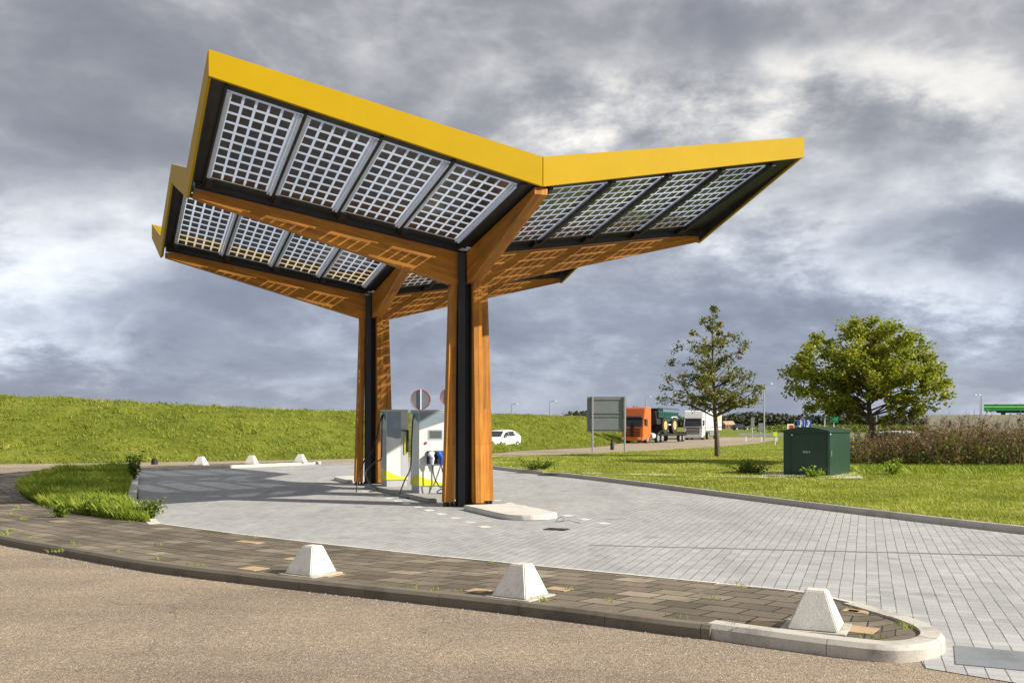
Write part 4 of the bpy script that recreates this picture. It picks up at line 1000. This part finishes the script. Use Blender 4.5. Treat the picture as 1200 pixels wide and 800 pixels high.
# far small signs and posts -----------------------------------------------------
def flat_sign(px,py0,py1,w,Z,panel,label,cat,back='alu',pole=True,post_mat='alu',group=None):
    x=(px-600)/F*Z; z0=CH+(HY-py1)/F*Z; z1=CH+(HY-py0)/F*Z; g0=gz(Z); wd=w/F*Z
    r=empty('road_sign',(x,Z,g0),0,label,cat,group)
    mb=MB(); mb.box((0,0,(z0+z1)/2-g0),(wd,.06,z1-z0)); pn=mb.build('sign_panel',panel,r)
    for dx in((-.28,.28) if wd>1.2 else (0,)):
        mb=MB(); mb.cyl((dx*wd,.10,(z1-g0)/2),(0,0,1),.05,z1-g0,8); mb.build('pole',post_mat,r)
    return r,wd,z0-g0,z1-g0
Z=95
r,wd,z0,z1=flat_sign(942.5,491.5,502.5,17,Z,'sign_blue','blue sign with white symbols above the green cabinet','sign')
mb=MB(); hh_=z1-z0
for cx in(-.26,.26):
    mb.box((cx*wd,-.045,z0+hh_*.52),(wd*.06,.02,hh_*.62)); mb.box((cx*wd+.12,-.046,z0+hh_*.62),(wd*.04,.02,hh_*.34)); mb.box((cx*wd-.12,-.046,z0+hh_*.3),(wd*.10,.02,hh_*.14)); mb.cyl((cx*wd,-.045,z0+hh_*.84),(0,1,0),.09,.02,10)
mb.box((0,-.044,z0+hh_*.5),(wd*.02,.02,hh_*.9)); mb.build('symbols','white_paint',r)
r,wd,z0,z1=flat_sign(926.5,496.5,506,8,92,'white_paint','small white and dark red sign left of the blue sign','sign')
mb=MB(); mb.box((wd*.12,-.045,(z0+z1)/2),(wd*.6,.02,(z1-z0)*.7)); mb.build('symbols','red',r)
flat_sign(977.5,488,494.5,9,90,'sign_green','small green sign on a pale post under the maple','sign')
flat_sign(966.8,489,491.5,2.4,92,'sign_grey','thin marker sign beside the small green sign','sign')
flat_sign(908.5,506,511,4.5,88,'hiviz','small yellow-green marker board on the grass near the bend','sign')
flat_sign(891.5,495.5,505,5.5,128,'sign_grey','pale grey sign back standing behind the guard rail','sign')
flat_sign(882,489,500,4,150,'sign_grey','narrow grey sign back left of the guard rail sign','sign')
# guard rail
Z=118; x0=(846-600)/F*Z; x1=(930-600)/F*Z; zt=CH+(HY-507.5)/F*Z-gz(Z)
r=empty('guard_rail',((x0+x1)/2+6,Z,gz(Z)),0,'low steel guard rail beyond the bend of the far road','guard rail')
mb=MB(); w=x1-x0+8
mb.profile([(0,0),(.04,.05),(.0,.12),(.04,.2),(0,.28),(-.03,.28),(-.03,0)],-w/2,w/2)
mb.v=[(p[1],p[0],p[2]+zt-.28) for p in mb.v]; mb.build('beam','steel',r)
for k in range(9):
    mb=MB(); mb.box((-w/2+w*(k+.5)/9,.1,zt/2-.02),(.14,.10,zt)); mb.build('post','white_paint',r)
# dark car and house in the distance
# ---------------------------------------------------------------- petrol station far right
Z=105; g0=gz(Z); X=lambda px:(px-600)/F*Z; H_=lambda py:CH+(HY-py)/F*Z-g0
r=empty('petrol_station_canopy',(X(1190),Z,g0),0,'green petrol station canopy with yellow stripe at the right edge','canopy')
xl=X(1153)-X(1190); xr=14
def cprism(mb,e,z0,z1,x0=xl):
    d=8.; mb.prism([(x0-e,-e),(xr,-e),(xr+d*.5,d),(x0-e+d*.5,d)],z0,z1); return mb
cprism(MB(),0,H_(481),H_(473.5)).build('roof_edge','station_green',r)
cprism(MB(),.03,H_(473.4),H_(472.2)).build('top_trim','alu',r)
cprism(MB(),.03,H_(477.4),H_(475.8)).build('stripe','light_green',r)
cprism(MB(),-.2,H_(483),H_(481.2),xl+1.2).build('soffit','black',r)
for px in(1192,1290):
    mb=MB(); mb.box((X(px)-X(1190),3,H_(482)/2),(.35,.35,H_(482))); mb.build('pillar','station_green',r)
Z=86; g0=gz(Z)
r=empty('noise_wall',((1150-600)/F*Z,Z,g0),0,'long low beige concrete wall behind the dry thicket','wall')
xl=(1087-1150)/F*Z; zt=CH+(HY-485.8)/F*Z-g0
mb=MB(); mb.box((xl/2+8,.15,zt/2),(16-xl,.3,zt)); mb.build('wall_body','wallc',r)
mb=MB()
for k in range(26):
    mx=random.uniform(xl+.6,14); mb.box((mx,-.012,zt-random.uniform(.45,1.0)),(random.uniform(.05,.4),.02,random.uniform(.15,.5)),0)
mb.build('dark_marks','sign_grey',r)
# ---------------------------------------------------------------- white vehicle roof glimpsed behind the thicket
# ---------------------------------------------------------------- cars
def wheel(parent,x,y,z,r,w,rim='alu',side=1):
    mb=MB(); mb.cyl((x,y,z),(0,1,0),r,w,22); ty=mb.build('wheel','tyre',parent,smooth=True)
    mb=MB(); mb.cyl((x,y+side*(w/2+.006),z),(0,1,0),r*.64,.02,16); mb.cyl((x,y+side*(w/2+.02),z),(0,1,0),r*.22,.03,10); mb.build('rim',rim,ty)
    return ty
def car(loc,rz,label,paint='white_paint',wagon=True):
    c=empty('car',loc,rz,label,'car')
    # stations: x, z0, zsill->belt, half width, roof half width, z roof (None where bonnet)
    S=[(2.12,.30,.52,.62,.60,.56),(2.02,.22,.62,.78,.70,.70),(1.55,.20,.74,.86,.76,.86),(.95,.20,.84,.88,.78,.97),(.35,.20,.90,.88,.66,1.36),(-.10,.20,.93,.88,.64,1.45),(-1.0,.20,.95,.88,.63,1.46),(-1.65,.22,.98,.86,.60,1.36),(-2.0,.26,.98,.82,.62,1.12),(-2.12,.34,.80,.74,.66,.86)]
    V=[];Fs=[]
    for x,z0,zb,hw,rw,zr in S:
        ring=[(-hw*.92,z0),(-hw,z0+.18),(-hw,zb-.06),(-hw*.97,zb),(-rw,zr-.05),(-rw*.8,zr),(rw*.8,zr),(rw,zr-.05),(hw*.97,zb),(hw,zb-.06),(hw,z0+.18),(hw*.92,z0)]
        V+=[(x,y,z) for y,z in ring]
    n=12
    for i in range(len(S)-1):
        for k in range(n): Fs.append((i*n+k,i*n+(k+1)%n,(i+1)*n+(k+1)%n,(i+1)*n+k))
    Fs.append(tuple(range(n))); Fs.append(tuple((len(S)-1)*n+k for k in range(n))[::-1])
    mb=MB(); mb.add(V,Fs); mb.build('body',paint,c,smooth=True)
    # glass laid just proud of the body
    def ringpt(i,k,t,off=.012):
        x,z0,zb,hw,rw,zr=S[i]; sgn=1 if k>0 else -1
        y0,zz0=hw*.97,zb; y1,zz1=rw,zr-.05; return (x,sgn*(y0+(y1-y0)*t+off),zz0+(zz1-zz0)*t+.002)
    for sgn in(-1,1):
        for seg in((4,5,.75,.0),(5,6,0,0),(6,7,0,0)):
            i,j=seg[:2]
            a=ringpt(i,sgn,.10);b=ringpt(j,sgn,.10);cc_=ringpt(j,sgn,.90);d=ringpt(i,sgn,.90)
            A=[Vector(q) for q in(a,b,cc_,d)]; ctr=sum(A,Vector())/4; A=[ctr+(q-ctr)*.93 for q in A]
            mb=MB(); mb.add(A,[(0,1,2,3)]); mb.build('side_window','glass',c,fix=False)
        # front quarter triangle
        a=ringpt(3,sgn,.35);b=ringpt(4,sgn,.10);d=ringpt(4,sgn,.88); mb=MB(); mb.add([a,b,d],[(0,1,2)]); mb.build('side_window','glass',c,fix=False)
        mb=MB(); mb.box((2.03,sgn*.56,.62),(.16,.30,.13),0,0,.8); mb.build('headlight','alu',c)
        mb=MB(); mb.box((-2.07,sgn*.60,.86),(.10,.20,.22)); mb.build('tail_light','red',c)
        mb=MB(); mb.box((.62,sgn*.98,.98),(.12,.20,.13)); mb.build('mirror',paint,c,bevel=.02)
    mb=MB(); mb.add([(.97,-.66,.995),(.97,.66,.995),(.37,.58,1.372),(.37,-.58,1.372)],[(0,1,2,3)]); mb.build('windscreen','glass',c,fix=False)
    mb=MB(); mb.add([(-1.68,-.52,1.35),(-1.68,.52,1.35),(-2.02,.56,1.06),(-2.02,-.56,1.06)],[(0,1,2,3)]); mb.build('rear_window','glass',c,fix=False)
    mb=MB(); mb.box((2.10,0,.42),(.08,.9,.14)); mb.build('grille','rubber',c)
    for x in(1.32,-1.30):
        for s in(-1,1):
            wheel(c,x,s*.79,.315,.315,.20,'alu',s)
    return c
# white car: heading towards the camera and a little left
th=R(27); hd=Vector((-math.sin(th),-math.cos(th)))
fx=(586-600)/F*71; ctr=Vector((fx,71))-hd*1.32*1.0+Vector((-math.cos(th),math.sin(th)))*.79
car((ctr.x,ctr.y,gz(ctr.y)+.005),math.atan2(hd.y,hd.x),'white hatchback driving on the far road beside the embankment')
car(((868-600)/F*235,235,gz(235)+.35),R(10),'dark car far off beyond the guard rail','slate_car')
car(((1042-600)/F*60,60,gz(60)+.0),R(122),'white car mostly hidden behind the dry thicket')
# ---------------------------------------------------------------- trucks
def cab_tractor(c,paint,stripe,H=3.75,visor='glass'):
    """local x forward, cab front at x=0, going back to x=-2.3"""
    mb=MB(); pr=[(-.02,.35),(0,.95),(-.03,1.75),(-.28,2.75),(-.62,H-.12),(-.85,H),(-2.2,H),(-2.3,H-.15),(-2.3,.95),(-2.1,.9),(-1.95,.5),(-.9,.5),(-.75,.35)]
    mb.profile(pr,-1.24,1.24); mb.build('cab',paint,c,bevel=.05)
    mb=MB(); mb.add([(.0,-1.10,1.78),(.0,1.10,1.78),(-.27,1.05,2.72),(-.27,-1.05,2.72)],[(0,1,2,3)]); mb.v=[(x+.025,y,z) for x,y,z in mb.v]; mb.build('windscreen','glass',c,fix=False)
    mb=MB(); mb.box((.02,0,2.80),(.30,2.3,.14),0,0,.95); mb.build('sun_visor',visor,c)
    mb=MB(); mb.box((.03,0,1.18),(.05,1.7,.80)); mb.build('grille','rubber',c)
    mb=MB()
    for k in range(4): mb.box((.065,0,.92+.18*k),(.03,1.6,.05))
    mb.build('grille_bar',paint,c)
    mb=MB(); mb.box((-.02,0,.48),(.34,2.46,.42)); mb.build('bumper',paint,c,bevel=.04)
    for s in(-1,1):
        mb=MB(); mb.box((.14,s*.92,.55),(.06,.40,.20)); mb.build('headlight','alu',c)
        mb=MB(); mb.add([(-.38,s*1.262,1.85),(-1.30,s*1.262,1.80),(-1.30,s*1.262,2.60),(-.52,s*1.262,2.60)],[(0,1,2,3)]); mb.build('side_window','glass',c,fix=False)
        mb=MB(); mb.box((-.12,s*1.44,2.28),(.10,.16,.62)); mb.box((-.16,s*1.34,2.52),(.05,.22,.05)); mb.build('mirror','rubber',c,bevel=.01)
        mb=MB(); mb.box((-1.75,s*1.22,1.25),(.02,.05,1.0)); mb.build('door_gap','rubber',c)
def truckwheels(c,xs,r=.50,tw=.30,hy=1.05):
    for x in xs:
        for s in(-1,1): wheel(c,x,s*hy,r,r,tw,'steel',s)
# orange low-loader
th=R(30); hd=Vector((-math.sin(th),-math.cos(th))); p=Vector((12.8,104.6))
tr=empty('orange_truck',(p.x,p.y,gz(p.y)+.005),math.atan2(hd.y,hd.x),'orange low-loader truck parked on the far road behind the grey sign','truck')
cab_tractor(tr,'orange','maroon',3.85)
mb=MB(); mb.box((.07,-.0,1.3),(.04,.40,1.6)); mb.build('dark_centre_band','rubber',tr)
mb=MB(); mb.box((-4.4,0,.80),(4.4,.9,.25)); mb.build('chassis','rubber',tr)
mb=MB(); mb.cyl((-3.1,1.0,.75),(1,0,0),.30,.9,14); mb.cyl((-3.1,-1.0,.75),(1,0,0),.30,.9,14); mb.build('fuel_tank','alu',tr,smooth=True)
truckwheels(tr,(-1.42,-4.5,-5.75))
tb=MB(); tb.box((-9.6,0,.86),(8.0,2.5,.22)); tb.box((-6.0,0,1.25),(1.8,2.4,.25)); tb.box((-13.3,0,.9),(.2,2.5,.4)); trl=tb.build('trailer','black',tr,bevel=.02)
for x in(-11.4,-12.5):
    for s in(-1,1):
        w_=wheel(tr,x,s*1.05,.42,.42,.3,'steel',s)
# crop sprayer standing on the low-loader
cs=empty('crop_sprayer',(p.x-hd.x*7.9,p.y-hd.y*7.9,gz(p.y)+.975),math.atan2(hd.y,hd.x),'dark green crop sprayer with yellow rims loaded on the orange truck','farm machine')
mb=MB(); mb.box((.3,0,1.15),(5.4,.9,.30)); mb.build('chassis','green_machine',cs)
mb=MB(); mb.box((-.7,0,1.85),(3.4,2.3,1.2),0,0,.85); mb.build('tank','green_machine',cs,bevel=.15)
mb=MB(); mb.profile([(1.2,1.3),(2.9,1.3),(3.0,2.0),(2.6,2.75),(1.3,2.75)],-.85,.85); mb.build('driver_cab','glass',cs,bevel=.05)
mb=MB(); mb.box((2.0,0,2.78),(1.6,1.8,.1)); mb.box((1.25,.85,2.0),(.1,.1,1.5)); mb.box((1.25,-.85,2.0),(.1,.1,1.5)); mb.build('cab_frame','green_machine',cs)
for s in(-1,1):
    mb=MB()
    for zz_ in(1.75,2.3,2.72): mb.tube([(-3.0,s*1.15,zz_),(3.2,s*1.15,zz_+.12)],.07,6)
    for k in range(12):
        x=-3+.52*k; mb.tube([(x,s*1.15,1.75),(x+.26,s*1.15,2.4),(x+.52,s*1.15,1.78)],.04,5)
        mb.box((x+.2,s*1.15,2.15),(.30,.10,.40))
    mb.build('boom','green_machine',cs)
    mb=MB(); mb.tube([(-1.5,s*1.1,1.0),(1.6,s*1.1,1.0)],.09,6); mb.build('hose_line','alu',cs)
    for x in(-1.45,1.45):
        mb=MB(); mb.cyl((x,s*1.05,.92),(0,1,0),.92,.46,26); ty=mb.build('wheel','tyre',cs,smooth=True)
        mb=MB(); mb.cyl((x,s*1.29,.92),(0,1,0),.50,.03,22); mb.cyl((x,s*1.31,.92),(0,1,0),.20,.06,12); mb.build('rim','rim_yellow',ty)
    mb=MB(); mb.profile([(-2.4,1.75),(-2.1,1.92),(-.8,1.92),(-.5,1.75),(-.6,1.70),(-.9,1.84),(-2.0,1.84),(-2.3,1.70)],s*1.02,s*1.3); mb.build('mudguard','white_paint',cs)
mb=MB(); mb.box((2.9,0,1.7),(1.3,2.2,1.3),0,0,.8); mb.cyl((3.25,-.3,2.55),(1,0,0),.38,.35,14); mb.cyl((3.1,.45,2.3),(1,0,0),.3,.4,12); mb.tube([(2.8,.7,1.2),(3.3,.7,1.7),(3.4,.3,2.3)],.06,6); mb.build('pump_unit','rubber',cs)
# white truck with box trailer
th=R(21); hd=Vector((-math.sin(th),-math.cos(th))); p=Vector((24.0,130.2))
tr=empty('white_truck',(p.x,p.y,gz(p.y)+.005),math.atan2(hd.y,hd.x),'white box truck parked behind the loaded orange truck','truck')
cab_tractor(tr,'white_paint','maroon',3.9)
mb=MB(); mb.box((-1.1,0,1.62),(2.28,2.52,.07)); mb.box((-.98,0,3.02),(1.2,2.51,.05)); mb.build('stripe','maroon',tr)
mb=MB(); mb.box((-4.2,0,.80),(4.6,.9,.25)); mb.build('chassis','rubber',tr)
truckwheels(tr,(-1.42,-4.9,-11.2,-12.5,-13.8))
mb=MB(); mb.box((-9.3,0,2.55),(13.2,2.55,2.75)); bxo=mb.build('trailer_box','white_paint',tr,bevel=.04)
mb=MB(); mb.box((-9.3,1.282,1.62),(13.1,.01,.09)); mb.box((-9.3,-1.282,1.62),(13.1,.01,.09)); mb.build('stripe','maroon',bxo)
mb=MB()
for s in(-1,1):
    for k in range(5): mb.box((-12.2-.62*k,s*1.283,2.95+.25*(k%2)),(.42,.012,1.2-.3*(k%3)*.5))
mb.build('lettering','ochre',bxo)
for s in(-1,1):
    mb=MB(); mb.box((-7.7,s*1.2,.85),(3.4,.06,.7)); mb.build('side_skirt','sign_grey',tr)
# ================================================================ DISTANCE
r=empty('house',((853-600)/F*330,330,gz(200)),R(20),'small brick house with a pale tiled roof in front of the far wood','house'); r.scale=(.32,.4,.42)
mb=MB(); mb.box((0,0,1.6),(12,8,3.2)); mb.build('wall','brick',r)
mb=MB(); mb.add([(-6.3,-4.4,3.1),(6.3,-4.4,3.1),(6.3,4.4,3.1),(-6.3,4.4,3.1),(-6.3,0,6.2),(6.3,0,6.2)],[(0,1,5,4),(2,3,4,5),(0,4,3),(1,2,5),(0,3,2,1)]); mb.build('roof','rooftile',r)
for x in(-3.5,0,3.5):
    mb=MB(); mb.box((x,-4.02,1.7),(1.3,.08,1.2)); mb.build('window','glass',r)
# far tree belts as irregular masses
def belt(name,pts,hfun,n,leaf,label,mat='farwood'):
    P=[]
    for _ in range(n):
        t=random.random()*(len(pts)-1); i=int(t); a=Vector(pts[i]).lerp(Vector(pts[i+1]),t-i)
        h=hfun(a.x,a.y); z=h*random.random()**.6; P.append((a.x+random.gauss(0,3),a.y+random.gauss(0,5),gz(200)+z))
    o=leaves(name,np.array(P),leaf,mat,None,.3,1.1); tag(o,label,'trees',kind='stuff')
def hb(x,y): return (5.0+3.2*noise.noise(Vector((x*.03,y*.01,1)))+2.2*noise.noise(Vector((x*.12,0,3)))+1.2*noise.noise(Vector((x*.4,0,5))))*y/420
belt('far_wood',[(10,430),(60,420),(120,430),(200,415),(330,430)],lambda x,y:hb(x,y)*.80,26000,1.3,'grey-green wood along the horizon right of the white truck')
belt('far_wood',[(30,450),(38,445),(52,440)],lambda x,y:hb(x,y)*1.1,2500,1.4,'dark wood just showing over the end of the embankment')
def hedge_h(x,y): return 1.5+.5*noise.noise(Vector((x*.2,0,0)))
belt('far_hedge',[(60,230),(110,225),(170,235)],hedge_h,9000,.5,'low green hedge strip in front of the far wood','bramble')
# shrubs on the crest of the embankment (left)
for px,py,sz,lab in((188,474,.42,'small dark bush on the crest of the embankment'),(136,471.5,.30,'tiny low bush on the embankment crest, left of the other one')):
    Z=57; x=(px-600)/F*Z; z=CH+(HY-py)/F*Z-.35
    r=empty('crest_bush',(x,Z,z),0,lab,'bush','bushes on the embankment crest')
    P=rng.normal(0,1,(420,3))*np.array([sz*.8,sz*.6,sz*.3])+np.array([0,0,sz*.35]); leaves('foliage',P,.10,'bramble',r)
    mb=MB()
    for k in range(6): mb.tube([(0,0,-.2),(random.gauss(0,.2),random.gauss(0,.2),sz*.5)],.015,4)
    mb.build('stem','bark',r,fix=False)
# ================================================================ TREES
def tree(name,loc,label,cat,trunk,limbs,clumps,leafmat,leaf,per,group,lean=(0,0),up=.2,bias=None,csz=.5):
    r=empty(name,loc,0,label,cat,group); mb=MB()
    tp=[Vector(p[:3]) for p in trunk]; tr_=[p[3] for p in trunk]
    cp_=crom(tp,4); rr=[]; n=len(cp_)
    for i in range(n):
        q=i/(n-1)*(len(tr_)-1); k=int(min(q,len(tr_)-2)); rr.append(tr_[k]+(tr_[k+1]-tr_[k])*(q-k))
    mb.tube(cp_,rr,10)
    H=tp[-1].z; P=[]
    for (c,hs,sz) in clumps:
        c=Vector(c)
        # start on trunk at height hs
        k=min(range(n),key=lambda i:abs(cp_[i].z-hs)); s=cp_[k]; r0=max(.012,rr[k]*.42)
        mid=s.lerp(c,.5)+Vector((random.gauss(0,.1),random.gauss(0,.1),.12*(c-s).length*random.uniform(-.2,.8)))
        path=crom([s,mid,c],5); mb.tube(path,[r0*(1-.85*i/(len(path)-1)) for i in range(len(path))],5)
        L_=(c-s).length
        for t in range(random.randint(3,6)):
            b=path[random.randrange(len(path)//3,len(path))]; e=b+Vector((random.gauss(0,1),random.gauss(0,1),random.gauss(.1,.7))).normalized()*sz*random.uniform(.55,1.25)
            mb.tube([b,b.lerp(e,.5)+Vector((0,0,.05)),e],[.012,.009,.004],4)
            m_=int(per*.16); 
            for j in range(m_):
                q=b.lerp(e,random.uniform(.25,1.08)); P.append((q.x+random.gauss(0,sz*.17),q.y+random.gauss(0,sz*.17),q.z+random.gauss(0,sz*.14)))
        for j in range(int(per*.4)):
            v=Vector((random.gauss(0,1),random.gauss(0,1),random.gauss(0,.75))); v=v.normalized()*random.random()**.5*sz; P.append((c.x+v.x,c.y+v.y,c.z+v.z))
        for j in range(int(per*.15)):
            q=path[random.randrange(len(path)//2,len(path))]; P.append((q.x+random.gauss(0,sz*.25),q.y+random.gauss(0,sz*.25),q.z+random.gauss(0,sz*.2)))
    mb.build('trunk','bark',r,smooth=True,fix=False)
    leaves('crown',np.array(P),leaf,leafmat,r,up,1.5,bias)
    return r
# sparse upright tree
Z=54.5; k=Z/F; bx=(841-600)*k; gg=gz(Z)+.02
top=CH-gg+(HY-372)*k
trunk=[(0,0,0,.17),(-.06,0,1.2,.13),(-.16,0,2.6,.11),(-.22,0,4.2,.08),(-.28,0,5.8,.05),(-.30,0,top-.15,.015)]
random.seed(21)
cl=[]
prof_=[(467,52,0),(459,56,0),(450,54,0),(436,50,4),(420,46,0),(406,38,0),(394,22,0),(384,11,0),(375,3,-4)]
for py,hw,_ in prof_:
    z=CH-gg+(HY-py)*k; n=max(2,int(hw/4.5))
    for j in range(n):
        a=random.uniform(0,6.28); rad=hw*k*(random.uniform(.55,1.0) if j%3 else random.uniform(.2,.6))
        if j==0:a=0.1+random.uniform(-.3,.3);rad=hw*k*.98
        if j==1:a=3.14+random.uniform(-.3,.3);rad=hw*k*1.05
        c=(math.cos(a)*rad-.28+(0 if z<3 else -.05),math.sin(a)*rad,z+random.gauss(0,.30)); cl.append((c,max(2.2,min(top-.4,z-.45*rad+random.uniform(-.2,.2))),random.uniform(.28,.44)*(1 if py>400 else .65)))
cl.append(((-.3,0,top-.05),top-.8,.22))
tree('roadside_tree',(bx,Z,gg),'slender sparse-leaved tree on the lawn left of the green cabinet','tree',trunk,None,cl,'leafA',.095,98,'roadside trees')
# broad maple
Z=43.5; k=Z/F; bx=(1024-600)*k; gg=.1
Hh=lambda py:CH-gg+(HY-py)*k
trunk=[(0,0,0,.15),(-.05,0,.9,.125),(-.12,0,1.7,.115),(-.22,0,2.6,.10),(-.30,0,3.6,.08),(-.35,0,4.8,.05),(-.38,0,5.9,.02)]
random.seed(5); cl=[]
def envel(px): # top and bottom of the crown per column of the picture
    T_=[(922,432,440),(932,402,468),(950,392,488),(968,388,494),(985,378,496),(1000,372,492),(1020,371,478),(1040,376,474),(1060,388,476),(1080,398,490),(1095,410,488),(1108,425,466),(1118,443,455)]
    for (a,b,c),(d,e,f) in zip(T_,T_[1:]):
        if a<=px<=d: t=(px-a)/(d-a); return b+(e-b)*t,c+(f-c)*t
for i in range(96):
    px=random.uniform(936,1102); t_,b_=envel(px); y_=random.uniform(t_+6,b_-5)
    if (1000<px<1075 and y_>446) or y_>476: continue
    # depth envelope
    u=(px-1020)/98; v=(y_-432)/62; dz=math.sqrt(max(0,1-.9*u*u-.8*v*v))*2.9; yy=random.uniform(-dz,dz)
    x=(px-1024)*k*(1+yy/Z); z=Hh(y_)+ (yy/Z)*(Hh(y_)-CH); 
    d=math.hypot(x+.2,yy); hs=max(2.2,min(5.6,z-.45*d+random.uniform(-.3,.2))); cl.append(((x,yy,z),hs,random.uniform(.36,.56)))
for px,py in((1000,378),(1022,377),(1040,384),(938,420),(936,438),(950,478),(976,482),(985,474),(1076,478),(1102,438),(1104,450),(1094,418),(958,396),(1070,396),(1076,482)):
    cl.append((((px-1024)*k,random.uniform(-.4,.4),Hh(py)),max(1.8,min(5.2,Hh(py)-.8)),.34))
tree('maple_tree',(bx,Z,gg),'broad round-crowned green tree right of the cabinet, blown to the left','tree',trunk,None,cl,'leafB',.10,300,'roadside trees',bias=(-.45,0,-.1))

# ================================================================ dry thicket on the right
random.seed(11)
tx=[];P=[];mb=MB()
a0=G(1003,556,.11); 
for i in range(2600):
    px=1000+320*random.random(); y=random.uniform(37.6,46); x=(px-600)/F*y*1.0
    hmax=(1.92 if px>1085 else 1.55)+.9*noise.noise(Vector((x*1.1,y*.5,2)))+.35*noise.noise(Vector((x*3.1,y,7)))
    if px<1085: hmax*= .75+.35*(px-1000)/85
    y+=max(0,(1040-px)/40)*1.2
    h=hmax*random.uniform(.55,1.15)*(1.25 if random.random()<.08 else 1)
    lx=random.gauss(-.10,.36)*h; ly=random.gauss(0,.3)*h; h*=1-.25*min(1,abs(lx)); b=Vector((x,y,.09)); e=b+Vector((lx,ly,h)); m_=b.lerp(e,.5)+Vector((random.gauss(0,.05),0,.03))
    mb.tube([b,m_,e],[.011,.009,.004],3,cap=False)
    # side twigs with seed heads
    for j in range(3):
        t=random.uniform(.45,1); q=b.lerp(e,t); w_=q+Vector((random.gauss(0,.13),random.gauss(0,.10),random.uniform(.05,.28))); mb.tube([q,w_],[.006,.003],3,cap=False)
        if random.random()<.7: tx.append(tuple(w_)); tx.append(tuple(q.lerp(w_,.7)))
    for j in range(8):
        t=random.random()**1.2*.8; q=b.lerp(e,t); P.append((q.x+random.gauss(0,.16),q.y+random.gauss(0,.16),q.z+random.uniform(0,.1)))
o=mb.build('dry_thicket','drystem',fix=False); tag(o,'tangle of dry brown weed stems right of the green cabinet','bushes',kind='stuff')
o=leaves('thicket_leaves',np.array(P),.085,'bramble'); tag(o,'green and rusty leaves growing through the dry thicket','bushes',kind='stuff')
o=leaves('seed_heads',np.array(tx),.05,'drystem',None,.9,2.0); tag(o,'brown seed heads at the tips of the dry thicket','bushes',kind='stuff')
# rough taller grass at the foot of the thicket
x=rng.uniform(12.6,22,9000); y=37.9-rng.exponential(.8,9000)
o=blades('rough_grass',x,y,np.full(9000,.10),rng.uniform(.10,.32,9000),np.full(9000,.025),'blade_lush',.8); tag(o,'longer rough grass along the foot of the dry thicket','grass',kind='stuff')
